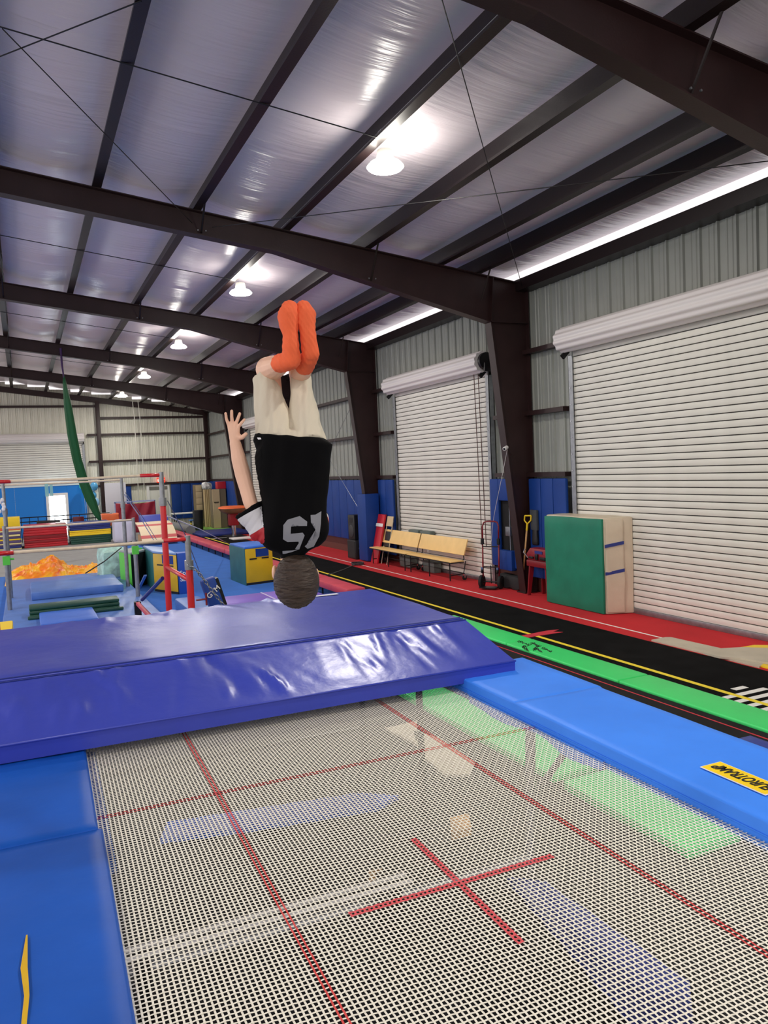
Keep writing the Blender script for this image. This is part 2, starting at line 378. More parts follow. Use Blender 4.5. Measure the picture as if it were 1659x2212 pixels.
def rollup(name, loc, L, label, rz=0, top=4.22, hoist=True, zb=0.):
    t = thing(name, label, 'roll-up door', loc, rz, kind='structure')
    sm = slat_mesh(L, 'slat'); nz = int((top+.16-.08-zb)/.1)
    for i in range(nz): link(sm, 'slat', t, (0, 0, zb+.08+i*.1))
    MB().box(-.03, .02, 0, L, zb+.0, zb+.085).build('bottom_bar', galv, t, bevel=.006, local=True)
    MB().box(.022, .03, 0, L, zb, top+.2).build('curtain_backing', steel_dk, t, local=True)
    mm = MB().loft(coil_rings(L+.16, .205)); mm.v = [(x-.15, y_-.08, z+4.46) for x, y_, z in mm.v]
    mm.build('coil', hood_m, t, smooth=35, local=True)
    for y0, y1 in ((-.09, 0.02), (L-.02, L+.09)):
        g = MB().box(-.05, -.035, y0, y1, 0, 4.2).box(-.05, .06, (y0 if y0 < 0 else y1-.008), (y0+.008 if y0 < 0 else y1), 0, 4.2).build('guide', galv, t, local=True)
        b_ = MB()
        for q in range(14): b_.cyl((-.05, (y0+y1)/2+.015, .3+q*.28), (-.058, (y0+y1)/2+.015, .3+q*.28), .009, 6)
        b_.build('guide_bolts', chrome, g, local=True)
        MB().obox((-.10, (y0+y1)/2, 4.28), (.11, 0, .11), (0, .02, 0), (-.03, 0, .03)).build('coil_bracket', darkmetal, t, local=True)
    if hoist:
        yy = -.12
        h = MB().cyl((-.15, yy-.02, 4.46), (-.15, yy-.10, 4.46), .17, 20).build('hoist_wheel', darkmetal, t, smooth=40, local=True)
        MB().box(-.24, -.02, yy-.16, yy-.10, 4.25, 4.42).build('hoist_housing', darkmetal, h, bevel=.015, local=True)
        ch = MB()
        for dx, yo in ((-.30, .14), (-.16, .30)):
            ch.tube([(-.14, yo+.0, 4.40), (-.10, yo+.02, 2.5), (-.09, yo+.0, .75)], .009, 5)
        ch.build('hand_chain', mat('chain_brown', (92, 66, 60), .5, .5), t, local=True)
    return t
XD = 8.58
rollup('door_1', (XD, 6.36, 0), 4.27, 'large white roll-up door nearest the camera behind green crash mat', hoist=False)
rollup('door_2', (XD, 13.30, 0), 4.23, 'white roll-up door behind the two wooden benches')
rollup('door_3', (XD, 27.1, 0), 4.1, 'far white roll-up door partly hidden behind the flipping boy', hoist=False)
rollup('door_4', (2.66, YB-.16, 0), 4.4, 'white roll-up door in the end wall above the blue partition', rz=math.pi/2, hoist=False)

# ---- wall pads
def pad(p, x0, x1, y0, y1, z0, z1, m_=padblue, name='pad_panel', bev=.03): return MB().box(x0, x1, y0, y1, z0, z1).build(name, m_, p, bevel=bev)
def padrow(label, ya, yb, n, z0=.42, z1=2.13, cut=None):
    t = thing('wall_pad', label, 'wall padding', (8.5, ya, z0), group=None)
    w = (yb-ya)/n
    for i in range(n): pad(t, 8.46, 8.53, ya+i*w+.002, ya+(i+1)*w-.002, z0, z1)
    return t
padrow('blue padding between the maroon column and the nearest roll-up door', 10.80, 11.88, 3, .30)
t = thing('wall_pad', 'blue padding with a tall cut-out slot behind the hand truck', 'wall padding', (8.5, 12.1, .3))
pad(t, 8.46, 8.53, 12.12, 12.42, .40, 2.13); pad(t, 8.46, 8.53, 12.90, 13.20, .40, 2.13); pad(t, 8.46, 8.53, 12.42, 12.90, 1.70, 2.13); pad(t, 8.40, 8.53, 12.42, 12.90, .35, .74)
MB().box(8.54, 8.60, 12.40, 12.92, .7, 1.72).build('slot_back', mat('slot_black', (8, 8, 9), .8), t)
t2 = thing('wall_conduit', 'white conduit with switch box inside the padding slot', 'conduit', (8.5, 12.6, .5))
MB().cyl((8.50, 12.58, .4), (8.50, 12.58, 1.7), .012, 8).build('pipe', galv, t2); MB().box(8.44, 8.52, 12.50, 12.66, 1.02, 1.2).build('switch_box', galv, t2, bevel=.01)
padrow('tall blue padding between padded column and second roll-up door', 17.70, 18.60, 2, .2)
padrow('long row of blue pads behind the loudspeaker', 19.1, 25.4, 11)
padrow('blue pads near the far corner of the right wall', 32.7, 38.9, 8)
t = thing('column_pad', 'blue column pad wrapped round the steel foot beside loudspeaker', 'column pad', (8.2, 18.75, 0))
pad(t, 8.02, 8.08, 18.50, 18.98, .02, 1.78); pad(t, 8.02, 8.42, 18.46, 18.52, .02, 1.78); pad(t, 8.02, 8.42, 18.96, 19.02, .02, 1.78)
# end wall: pads, partition, door
t = thing('wall_pad', 'dark blue pads on end wall right of the white door', 'wall padding', (7, YB-.1, .4))
for i in range(4): pad(t, 6.62+i*.48, 7.09+i*.48, YB-.16, YB-.09, .35, 2.10)
t = thing('wall_pad', 'dark blue pads on end wall left of the white door', 'wall padding', (4.2, YB-.1, .4))
for i in range(2): pad(t, 3.9+i*.42, 4.31+i*.42, YB-.16, YB-.09, .35, 2.10)
MB_ = thing('door_5', 'white metal exit door in the end wall', 'door', (6.0, YB-.1, 0), kind='structure')
MB().box(5.46, 6.55, YB-.14, YB-.06, 0, 2.06).build('frame', white, MB_); lf = MB().box(5.58, 6.44, YB-.17, YB-.12, .02, 1.80).build('leaf', mat('door_offwhite', (214, 214, 206), .5), MB_, bevel=.008)
MB().box(5.58, 6.44, YB-.165, YB-.12, 1.83, 2.0).build('transom', mat('transom_grey', (120, 118, 112), .6), MB_)
MB().ball((5.66, YB-.20, .95), .04).build('knob', chrome, lf, smooth=True)
ex = thing('exit_sign', 'small red exit sign above the white end door', 'sign', (6.15, YB-.2, 2.16))
MB().box(5.95, 6.35, YB-.22, YB-.16, 2.18, 2.42).build('housing', mat('exit_red', (240, 60, 40), .5, emit=1.2), ex, bevel=.01)
tm = text_mesh('EXIT', .16, 'lettering'); tm.materials.append(mat('exit_letter', (255, 210, 190), .5, emit=1.5)); link(tm, 'lettering', ex, (-.17, -.025, .07), (math.pi/2, 0, 0))

pt = thing('partition_wall', 'bright blue low partition wall with glazed white door', 'partition', (1, 38.1, 0), kind='structure')
xe = [-3.4, -2.4, -1.4, -.36, .92]
for a, b in zip(xe[:-1], xe[1:]): MB().box(a+.004, b-.004, 38.0, 38.12, 0, 2.26).build('panel', part_blue, pt)
MB().box(.924, 1.80, 38.0, 38.12, 1.93, 2.26).build('panel', part_blue, pt); MB().box(1.804, 2.60, 38.0, 38.12, 0, 2.26).build('panel', part_blue, pt)
MB().box(-3.4, 2.62, 37.98, 38.14, 2.26, 2.33).build('top_rail', mat('pale_rail', (220, 236, 236), .5), pt)
MB().box(.90, 1.02, 37.94, 38.06, 0, 1.93).box(1.70, 1.82, 37.94, 38.06, 0, 1.93).box(1.02, 1.70, 37.94, 38.06, 1.82, 1.93).build('door_frame', white, pt)
MB().box(1.02, 1.70, 38.02, 38.05, 0, 1.82).build('glass_door', daylight, pt)

# ================================================================ ROOF FITTINGS
def lamp(y, label, vis=True):
    x = 4.19; z = 6.06
    t = thing('high_bay_lamp', label, 'lamp', (x, y, z), group='high bay lamps under the roof')
    def ring(r, zz, n=24): return [(x+r*math.cos(2*math.pi*k/n), y+r*math.sin(2*math.pi*k/n), zz) for k in range(n)]
    MB().loft([ring(.04, z+.20), ring(.09, z+.19), ring(.11, z+.075)]).build('housing', lampbody, t, smooth=40)
    MB().loft([ring(.115, z+.072), ring(.185, z+.04), ring(.225, z-.005), ring(.20, z-.03), ring(.08, z-.045)]).build('acrylic_reflector', lens_m, t, smooth=True)
    MB().tube([(x+.03, y, z+.19), (x-.05, y, roof_z(4.08)+.01)], .004, 5).tube([(x-.03, y, z+.19), (x-.05, y+.1, roof_z(4.08)+.01)], .004, 5).build('hanger_wire', darkmetal, t)
    MB().box(x-.16, x-.1, y-.26, y-.16, roof_z(4.08)+.02, roof_z(4.08)+.12).build('junction_box', galv, t, bevel=.008)
    l = bpy.data.lights.new('lamp_light', 'AREA'); l.shape = 'DISK'; l.size = .34; l.energy = LAMP_W; l.color = (1, .95, .87)
    lo = bpy.data.objects.new('lamp_light', l); lo.location = (0, 0, -.055); lo.parent = t; col.objects.link(lo)
    g = bpy.data.lights.new('reflector_glow', 'POINT'); g.energy = GLOW_W; g.shadow_soft_size = .24; g.color = (1, .95, .88)   # light leaving through the acrylic reflector
    go_ = bpy.data.objects.new('reflector_glow', g); go_.location = (0, 0, .04); go_.parent = t; col.objects.link(go_)
lamp(1.7, 'round high bay lamp out above the camera')
lamp(8.58, 'round high bay lamp nearest and largest, under the nearest bay of the roof')
lamp(15.4, 'round high bay lamp just left above the orange socks')
lamp(22.2, 'round high bay lamp third along the row')
lamp(29.0, 'round high bay lamp fourth along the row')
lamp(35.8, 'round high bay lamp farthest, against the end wall rafter')
lamp(-4.6, 'round high bay lamp at the rear end of the row')
for yy, wh in ((-3.5, 'behind the camera'), (5, 'level with the trampoline'), (13.0, 'level with the red uneven bars'), (21, 'level with the fabric heap'), (30, 'level with the mat stacks')):   # assumed second lamp row, unseen at left, kept for the light it adds
    l = bpy.data.lights.new('lamp_light', 'AREA'); l.shape = 'DISK'; l.size = .34; l.energy = LAMP_W; l.color = (1, .95, .87)
    t = thing('high_bay_lamp', 'unseen added left row lamp hanging ' + wh, 'lamp', (-4.8, yy, 6.3), group='unseen left lamp row')
    MB().tube([(-4.8, yy, 6.32), (-4.8, yy, 6.42), (-4.8, yy, 6.5)], [.19, .16, .06], 20).build('housing', lampbody, t, smooth=40)
    MB().tube([(-4.8, yy, 6.5), (-4.8, yy, roof_z(-4.8)+.1)], .006, 5).build('hanger_wire', darkmetal, t)
    lo = bpy.data.objects.new('lamp_light', l); lo.parent = t; col.objects.link(lo)
    g = bpy.data.lights.new('reflector_glow', 'POINT'); g.energy = GLOW_W; g.shadow_soft_size = .24; g.color = (1, .95, .88)
    go_ = bpy.data.objects.new('reflector_glow', g); go_.location = (0, 0, -.1); go_.parent = t; col.objects.link(go_)
# conduits
c = MB()
for dz in (.07, .11): c.tube([(4.05, -6, roof_z(4.08)+dz), (4.05, YB-.2, roof_z(4.08)+dz)], .014, 6)
tag(c.build('conduit_pair', galv), 'pair of metal conduits running along the lamp purlin', 'conduit')
for yy, lb in ((8.3, 'thin conduit crossing under the purlins to the nearest lamp'), (15.2, 'thin conduit crossing to the lamp above the orange socks'), (22.0, 'thin conduit crossing to the third lamp'), (28.8, 'thin conduit crossing to the fourth lamp')):
    tag(MB().tube([(XL, yy, roof_z(XL)-.015), (3.95, yy, roof_z(3.95)-.015), (4.05, yy, roof_z(4.08)+.06)], .007, 6).build('conduit', darkmetal), lb, 'conduit')
def cable(a, b, r, label, m_=darkmetal):
    o = MB().tube([a, b], r, 6).build('brace_rod', m_); tag(o, label, 'brace rod', 'roof brace rods')
f1 = lambda x, dz=-.22: Vector((x, 11.9, roof_z(x)+dz))
cable(at_roof(5, 62, -.02), f1(2.55), .006, 'thin brace rod slanting from upper left to the second frame')
cable(f1(2.85), Vector((8.1, 5.26, roof_z(8.1)-.25)), .006, 'thin brace rod crossing beneath purlins to the right')
cable(at_roof(955, 0, -.03), Vector((8.45, 11.85, 5.62)), .006, 'thin steep brace rod ending at the column head')
cable(at_roof(305, 2, -.02), at_roof(0, 122, -.02), .007, 'short brace rod across the upper left corner')
cable((8.5, 19.0, 5.0), (8.5, 25.4, .9), .007, 'long diagonal wall cable sloping down to far column', galv)
cable((8.5, 25.4, 5.0), (8.45, 19.3, .9), .007, 'long diagonal wall cable ending above the loudspeaker', galv)

# ================================================================ TRAMPOLINE
TA = math.radians(-1.23); TC = Vector((1.14, 2.053, 0)); BZ = 1.154
tr = thing('trampoline', 'large trampoline with cream woven web bed and red cross', 'trampoline', TC, TA)
hw, hl, pit, pity = 1.075, 2.16, .0148, .0175
def ribbons(coords, other, half, along, zoff=0., phase=0):
    # flat woven ribbons: along 'y' (coords = x positions) or along 'x'
    no = len(other); V = np.zeros((len(coords), no, 2, 3)); A = np.array(other)[None, :, None]; Cc = np.array(coords)[:, None, None]
    sgn = np.array([-1, 1])[None, None, :]
    ph = (np.add.outer(np.arange(len(coords)), np.arange(no)) % 2*2-1)[:, :, None]*(1 if phase == 0 else -1)
    V[..., 2] = BZ + zoff + ph*.0009
    if along == 'y': V[..., 0] = Cc + sgn*half; V[..., 1] = A
    else: V[..., 1] = Cc + sgn*half; V[..., 0] = A
    V = V.reshape(-1, 3); F = []
    for i in range(len(coords)):
        b0 = i*no*2
        F += [(b0+2*k, b0+2*k+1, b0+2*k+3, b0+2*k+2) for k in range(no-1)]
    m_ = MB(); m_.v = [tuple(r) for r in V]; m_.f = F; return m_
bx = np.arange(-hw, hw+1e-6, pit); by = np.arange(-hl, hl+1e-6, pity)
def near(c, arr, w): return np.abs(arr-c) <= w
def near(c, arr, w):
    i = int(np.argmin(np.abs(arr-c))); r_ = np.zeros(len(arr), bool); r_[[i, i+1]] = True; return r_
redx = near(-.533, bx, .010) | near(.533, bx, .010)
redy = near(1.06, by, .010) | near(-1.06, by, .010)
o = ribbons(bx[~redx], by, .0027, 'y'); o2 = ribbons(by[~redy], bx, .0027, 'x', phase=1); o.add(o2.v, o2.f)
b_ = o.build('web_bed', web_m, tr, local=True, fix=False); b_['kind'] = 'stuff'
for c_ in (-.533, .533): ribbons(bx[near(c_, bx, .010)], by, .0027, 'y', .0004).build('red_line', web_red, tr, local=True, fix=False)
for c_ in (1.06, -1.06): ribbons(by[near(c_, by, .010)], bx, .0027, 'x', .0004, 1).build('red_cross_line', web_red, tr, local=True, fix=False)
# red cross: short ribbons of tape woven at the centre
ix = np.arange(len(bx)); i0 = int(np.argmin(np.abs(bx))); j0 = int(np.argmin(np.abs(by)))
nx_, ny_ = 24, 19
for nm, (xa, xb, ya, yb) in (('across', (i0-nx_, i0+nx_+1, j0, j0+2)), ('along', (i0, i0+2, j0-ny_, j0+ny_+1))):
    cx2, cy2 = bx[xa:xb], by[ya:yb]; pc = lambda arr: np.concatenate(([arr[0]-.004], arr, [arr[-1]+.004]))
    r1_ = ribbons(cx2, pc(cy2), .0034, 'y', .0016); r2_ = ribbons(cy2, pc(cx2), .0034, 'x', .0018, 1); r1_.add(r2_.v, r2_.f)
    r1_.build('cross_tape', mat('cross_red', (226, 84, 90), .6), tr, local=True, fix=False)
MB().box(-hw-.01, -hw+.02, -hl, hl, BZ-.002, BZ+.002).box(hw-.02, hw+.01, -hl, hl, BZ-.002, BZ+.002).box(-hw, hw, hl-.02, hl+.01, BZ-.002, BZ+.002).box(-hw, hw, -hl-.01, -hl+.02, BZ-.002, BZ+.002).build('bed_hem', blackv, tr, local=True)
fr = MB()
for sx in (-1, 1): fr.box(sx*1.44-.03, sx*1.44+.03, -2.56, 2.56, 1.06, 1.13)
for sy in (-1, 1): fr.box(-1.44, 1.44, sy*2.53-.03, sy*2.53+.03, 1.06, 1.13)
fr.build('frame', galv, tr, local=True, bevel=.01)
for sx in (-1, 1):
    for yy in (-1.7, 1.7):
        MB().tube([(sx*1.44, yy, 1.06), (sx*1.40, yy, .08), (sx*1.40, yy, .0)], .03, 10).tube([(sx*1.44, yy-.5, 1.06), (sx*1.41, yy, .45)], .02, 8).build('leg', galv, tr, local=True)
for yy in (-1.7, 1.7): MB().tube([(-1.4, yy, .12), (1.4, yy, .12)], .025, 8).build('cross_brace', galv, tr, local=True)
# springs: one mesh shared
sp = []
for i in range(90):
    a = i/89*2*math.pi*14; sp.append((.011*math.cos(a), i/89*.30, .011*math.sin(a)))
spm = MB().tube(sp, .0022, 5).mesh('spring'); spm.materials.append(chrome); shade(spm, 180)
for k in range(26): link(spm, 'spring', tr, (-1.03+k*2.06/25, hl+.02, BZ-.02))
for k in range(40):
    link(spm, 'spring', tr, (hw+.01, -2.0+k*4.0/39, BZ-.02), (0, 0, -math.pi/2))
# frame pads
def sewn(x0, x1, y0, y1, z0, z1, nx, ny, amp, seed):
    us = np.linspace(0, 1, nx); vs = np.linspace(0, 1, ny)
    mm = MB(); prof_ = [(0, z0), (0, z1-.012), (.012, z1)]
    def P(u, v):
        x_ = x0+(x1-x0)*u; y_ = y0+(y1-y0)*v
        return (x_, y_, z1 + amp*float(noise2(np.array(x_*9.), np.array(y_*4.), seed)))
    g = grid_sheet(us, vs, P); n0 = len(g.v)
    # skirt
    idx = [i for i in range(nx)] + [(j_+1)*nx-1 for j_ in range(1, ny)] + [(ny-1)*nx+i for i in range(nx-2, -1, -1)] + [j_*nx for j_ in range(ny-2, 0, -1)]
    cx_, cy_ = (x0+x1)/2, (y0+y1)/2
    def out(p, d, z): return (p[0]+(d if p[0] > cx_ else -d)*(abs(p[0]-cx_) > abs(x1-x0)/2-.004), p[1]+(d if p[1] > cy_ else -d)*(abs(p[1]-cy_) > abs(y1-y0)/2-.004), z)
    r1 = [out(g.v[i], .010, g.v[i][2]-.010) for i in idx]; r2 = [out(g.v[i], .012, z0) for i in idx]
    k = len(idx); g.v += r1+r2
    for i in range(k):
        j2 = (i+1) % k
        g.f += [(idx[i], idx[j2], n0+j2, n0+i), (n0+i, n0+j2, n0+k+j2, n0+k+i)]
    g.f.append(tuple(n0+k+i for i in range(k)))
    return g
rp = thing('trampoline_side_pad', 'bright blue padded trampoline edge with yellow brand label', 'pad', TC, TA)
sewn(1.05, 1.575, -1.2, 1.25, 1.125, 1.228, 12, 60, .0016, 3).build('pad_section', frame_blue, rp, smooth=50, local=True)
sewn(1.05, 1.59, 1.26, 2.0, 1.125, 1.228, 12, 24, .0016, 4).build('pad_section', frame_blue, rp, smooth=50, local=True)
sewn(1.57, 1.68, -1.1, .36, 1.15, 1.212, 5, 30, .001, 9).build('under_flap', purple_v if False else navy_v, rp, smooth=50, local=True)
MB().tube([(1.036, -1.2, 1.175), (1.036, 1.98, 1.175)], .004, 6).build('side_seam', frame_blue, rp, local=True)
fl = grid_sheet(np.linspace(0, 1, 18), np.linspace(0, 1, 4), lambda u, v: (1.036-.02*v*math.sin(u*9)-.008, 1.70-1.15*u, 1.16-.05*v+.01*math.sin(u*14)*v))
fl.build('loose_edge_flap', frame_blue, rp, smooth=True, local=True)
lb = MB().box(1.192, 1.292, -.128, .165, 1.233, 1.2355).build('label', mat('label_yellow', (252, 214, 6), .45), rp, local=True)
MB().box(1.188, 1.296, -.132, .169, 1.232, 1.2345).build('label_border', white, lb, local=True)
tm = text_mesh('EUROTRAMP', .072, 'lettering'); tm.materials.append(mat('label_black', (18, 16, 14), .5))
bm = bmesh.new(); bm.from_mesh(tm); sh = Matrix(((1, .22, 0, 0), (0, 1, 0, 0), (0, 0, 1, 0), (0, 0, 0, 1))); bm.transform(sh)
wx = max(v.co.x for v in bm.verts); bm.transform(Matrix.Diagonal((.262/wx, 1, 1, 1))); bm.to_mesh(tm); bm.free()
link(tm, 'lettering', lb, (1.267, -.115, 1.2365), (0, 0, math.pi/2))
lp = thing('trampoline_side_pad', 'royal blue padded trampoline edge beside the camera with yellow strap', 'pad', TC, TA)
sewn(-1.80, -.985, -2.4, .9, 1.12, 1.185, 16, 60, .003, 5).build('pad_section', frame_blue_dk, lp, smooth=50, local=True)
sewn(-1.80, -1.0, .905, 1.97, 1.12, 1.195, 16, 26, .0035, 6).build('pad_section', frame_blue_dk, lp, smooth=50, local=True)
sewn(-1.6, -.955, .75, 1.94, 1.085, 1.13, 8, 26, .002, 8).build('under_pad', frame_blue_dk, lp, smooth=50, local=True)
ysr = MB()
sps = [at_z(58, 2020, 1.188), at_z(52, 2090, 1.19), at_z(58, 2150, 1.19), at_z(50, 2230, 1.189)]
ws = (.004, .017, .012, .012)
Rm = Matrix.Rotation(-TA, 3, 'Z')
pp = [Rm @ (Vector(p)-TC) for p in sps]
ysr.v = [tuple(p+Vector((s*w, 0, .001))) for p, w in zip(pp, ws) for s in (-.5, .5)]; ysr.f = [(2*i, 2*i+1, 2*i+3, 2*i+2) for i in range(3)]
ys_o = ysr.build('yellow_strap', yellow_v, lp, local=True)
md = ys_o.modifiers.new('s', 'SOLIDIFY'); md.thickness = .003

# ---- big sloped mattress across the far end, on its deck
mt = thing('end_mattress', 'big glossy indigo mattress with sloped front across trampoline end', 'mattress', (1.07, 4.9, 1.2), TA)
XM0, XM1 = -1.52, 1.52
Yp = [(-1.07, .0), (-1.075, .085), (-.50, .235), (-.46, .232), (-.42, .238), (1.12, .235), (1.13, .0)]
us = np.linspace(XM0, XM1, 130)
dens = []
for (a, b), nn in zip(zip(Yp[:-1], Yp[1:]), (5, 22, 4, 4, 40, 5)):
    for q in range(nn): dens.append((a[0]+(b[0]-a[0])*q/nn, a[1]+(b[1]-a[1])*q/nn))
dens.append(Yp[-1])
D = np.array(dens); U, K = np.meshgrid(us, np.arange(len(D))); Yy = D[K.astype(int), 0]; Zz = D[K.astype(int), 1]
slope = ((Yy > -1.06) & (Yy < -.52)).astype(float)*np.clip((Yy+1.075)/.12, 0, 1)
flat = (Yy > -.42).astype(float)
Zn = np.zeros_like(Zz)
cr_rng = np.random.default_rng(12)
for q in range(60):                                   # sagging creases running down the slope
    x0 = cr_rng.uniform(-1.5, 1.3); lean = cr_rng.uniform(-.55, .25); wdt = cr_rng.uniform(.012, .035); y0 = cr_rng.uniform(-.95, -.5); ln = cr_rng.uniform(.08, .3)
    Zn += slope*cr_rng.uniform(-.009, .013)*np.exp(-((U-x0-lean*(Yy-y0))/wdt)**2)*np.exp(-((Yy-y0)/ln)**2)
for q in range(22):                                   # creases at the far edge
    x0 = cr_rng.uniform(-.9, 1.0); wdt = cr_rng.uniform(.02, .06); lean = cr_rng.uniform(-.6, .6)
    Zn += flat*cr_rng.uniform(-.008, .012)*np.exp(-((U-x0-lean*(1.12-Yy))/wdt)**2)*np.exp(-((1.1-Yy)/.28)**2)
for xs_ in (-.72, .0, .62, 1.0): Zn -= slope*.005*np.exp(-((U-xs_)/.008)**2)
Zn += (flat+slope)*.006*noise2(U*2.2, Yy*2.2, 21)*np.where(flat > 0, np.clip((1.12-Yy)/.1, 0, 1), 1)
edge = np.clip((XM1-np.abs(U))/.03, 0, 1)
Zt = (Zz+Zn)
mm = MB(); mm.v = np.stack([U.ravel(), Yy.ravel(), Zt.ravel()], 1).tolist(); nu = len(us); nk = len(D)
mm.f = [(a*nu+i, a*nu+i+1, (a+1)*nu+i+1, (a+1)*nu+i) for a in range(nk-1) for i in range(nu-1)]
mm.f += [tuple(a*nu for a in range(nk)), tuple(a*nu+nu-1 for a in range(nk-1, -1, -1)), tuple(list(range(nu-1, -1, -1)) + [(nk-1)*nu+i for i in range(nu)])]
mo = mm.build('cover', matt_blue, mt, smooth=50, local=True)
pz = MB().tube([(XM0, -1.08, .085), (XM1, -1.08, .085)], .006, 6).tube([(XM0, -.46, .236), (XM1, -.46, .236)], .005, 6)
pz.build('piping', matt_blue, mt, smooth=True, local=True)
MB().tube([(XM0, -.50, .238), (XM1, -.50, .238)], .004, 5).tube([(XM0, -.425, .239), (XM1, -.425, .239)], .004, 5).build('zip_seam', navy_v, mt, local=True)
MB().box(.98, 1.18, .98, 1.02, .243, .246).build('white_tag', white, mt, local=True)
dk = thing('end_deck', 'dark steel end deck frame carrying the indigo mattress', 'frame', (1.07, 4.9, 0), TA)
MB().box(-1.45, 1.45, -.2, 1.10, 1.15, 1.195).build('deck_board', blackv, dk, local=True)
for sx in (-1, 1):
    for yy in (-.1, 1.0): MB().tube([(sx*1.35, yy, 1.15), (sx*1.35, yy, 0)], .025, 8).build('leg', darkmetal, dk, local=True)
MB().tube([(-1.35, 1.0, .3), (1.35, 1.0, .3)], .02, 8).build('rail', darkmetal, dk, local=True); MB().tube([(-1.45, -.35, 1.08), (1.45, -.35, 1.08)], .02, 8).build('rail', darkmetal, dk, local=True)

# ---- tumble track right of the trampoline
tk = thing('tumble_track', 'black tumble track between two rows of green pads', 'tumble track', (4.8, 6.4, 0))
MB().box(3.96, 5.62, 2.4, 10.4, .02, .05).build('bed', mesh_blk, tk)
for xx in (4.06, 5.50): MB().box(xx-.008, xx+.008, 2.4, 10.4, .05, .0525).build('red_line', red_tape, tk)
for a, b in ((2.3, 4.25), (4.26, 6.39), (6.40, 8.52), (8.53, 10.6)):
    MB().box(5.63, 6.06, a, b, .013, .075).build('green_pad', green_pad, tk, bevel=.02, segs=3)
for a, b in ((3.40, 4.6), (4.72, 7.6), (7.62, 10.4)):
    MB().box(3.50, 3.95, a, b, .0, .075).build('green_pad', green_pad, tk, bevel=.02, segs=3)
# signature scribbles on the green pad
sg = MB(); sr = random.Random(5)
def scrib(px0, py0, px1, py1, n_, amp):
    pts = []
    for i in range(n_):
        u = i/(n_-1); pts.append((px0+(px1-px0)*u + math.sin(i*1.9)*amp*1.6, py0+(py1-py0)*u + (math.cos(i*2.3)+sr.uniform(-.5, .5))*amp))
    return [at_z(a, b, .0765) for a, b in pts]
for args in ((1118, 1384, 1145, 1394, 22, 2.0), (1128, 1396, 1140, 1404, 14, 2.6), (1146, 1388, 1166, 1397, 22, 2.4), (1152, 1401, 1168, 1406, 16, 3.0), (1170, 1399, 1192, 1408, 20, 1.8)):
    sg.tube(scrib(*args), .0045, 4)
sg.build('signature', mat('ink', (14, 22, 16), .6), tk)

# ---- things lying on the dark floor under the bed (seen through the web)
def flatpoly(name, px, z, th, m_, label, cat):
    o_ = MB().prism([at_z(a, b, z) for a, b in px], (0, 0, -th)).build(name, m_); return tag(o_, label, cat)
flatpoly('cloth', [(832, 1572), (905, 1556), (900, 1606)], .03, .025, beige_mat, 'small cream triangle of cloth on floor under trampoline', 'cloth')
flatpoly('cloth', [(893, 1578), (945, 1592), (1025, 1645), (1015, 1672), (960, 1672), (905, 1625)], .03, .025, beige_mat, 'larger cream cloth on floor under trampoline', 'cloth')
flatpoly('blue_strip_mat', [(345, 1812), (362, 1775), (775, 1712), (860, 1718), (815, 1742), (520, 1790)], .04, .035, mat('strip_blue', (52, 104, 220), .5), 'pale blue strip mat lying under the trampoline bed', 'mat')
flatpoly('blue_folded_mat', [(1095, 1892), (1180, 1905), (1490, 2120), (1500, 2240), (1400, 2240)], .04, .035, navy_v, 'dark blue strip mat under the trampoline near its side', 'mat')
flatpoly('block', [(972, 1765), (1012, 1758), (1018, 1785), (975, 1800)], .06, .055, wood, 'small tan wooden block under the trampoline', 'block')
flatpoly('block', [(796, 1880), (825, 1874), (828, 1890), (800, 1897)], .06, .055, wood, 'tiny tan wooden offcut under the trampoline bed', 'block')
a_, b2_ = at_z(255, 2080, .3), at_z(890, 1902, .3)
pp_ = thing('pipe_pair', 'pair of white pipes lying low under the trampoline', 'pipe', ((a_+b2_)/2).to_tuple()[:2]+(0,))
for dy in (0, .07): MB().tube([Vector(a_)+Vector((0, dy, 0)), Vector(b2_)+Vector((0, dy, 0))], .012, 8).build('pipe', white, pp_)
for xx in (a_.x+.1, b2_.x-.1): MB().box(xx-.03, xx+.03, a_.y-.06, a_.y+.14, 0, .29).build('support', darkmetal, pp_)

# ================================================================ RIGHT WALL THINGS
def quadbox(base, h, th=0):                              # base: near corner, right, left (floor points) -> 4 corners
    p, r_, l_ = [Vector(b) for b in base]; return [p, r_, r_+l_-p, l_]
# crash mat standing against the roll-up door
cm = thing('crash_mat', 'thick green and beige crash mat standing on end against the big door', 'crash mat', (8.33, 10.2, 0))
def bulged(x0, x1, y0, y1, z0, z1, n, amp, seed, m_, name, parent, bev=.03, poly=None):
    mm = MB().prism([(a, b, z0) for a, b in poly], (0, 0, z1-z0)) if poly else MB().box(x0, x1, y0, y1, z0, z1)
    o_ = mm.build(name, m_, parent)
    bm = bmesh.new(); bm.from_mesh(o_.data)
    bmesh.ops.bevel(bm, geom=list(bm.edges), offset=bev, segments=2, profile=.6, affect='EDGES')
    bmesh.ops.subdivide_edges(bm, edges=[e for e in bm.edges if e.calc_length() > .15], cuts=n, use_grid_fill=True)
    c_ = np.array([v.co[:] for v in bm.verts]); nn = noise2(c_[:, 0]*3+c_[:, 1]*5, c_[:, 2]*4+c_[:, 0]*2, seed)
    bm.normal_update()
    for v, q in zip(bm.verts, nn): v.co += v.normal*float(q)*amp
    bm.to_mesh(o_.data); bm.free(); shade(o_.data, 50); return o_
bulged(0, 0, 0, 0, .0, 1.52, 10, .008, 2, beige, 'body', cm, .03, [(8.145, 10.95), (8.145, 9.49), (8.56, 9.30), (8.56, 10.95)])
bulged(8.105, 8.145, 9.49, 10.95, .01, 1.50, 10, .005, 5, crash_green, 'green_face', cm, .012)
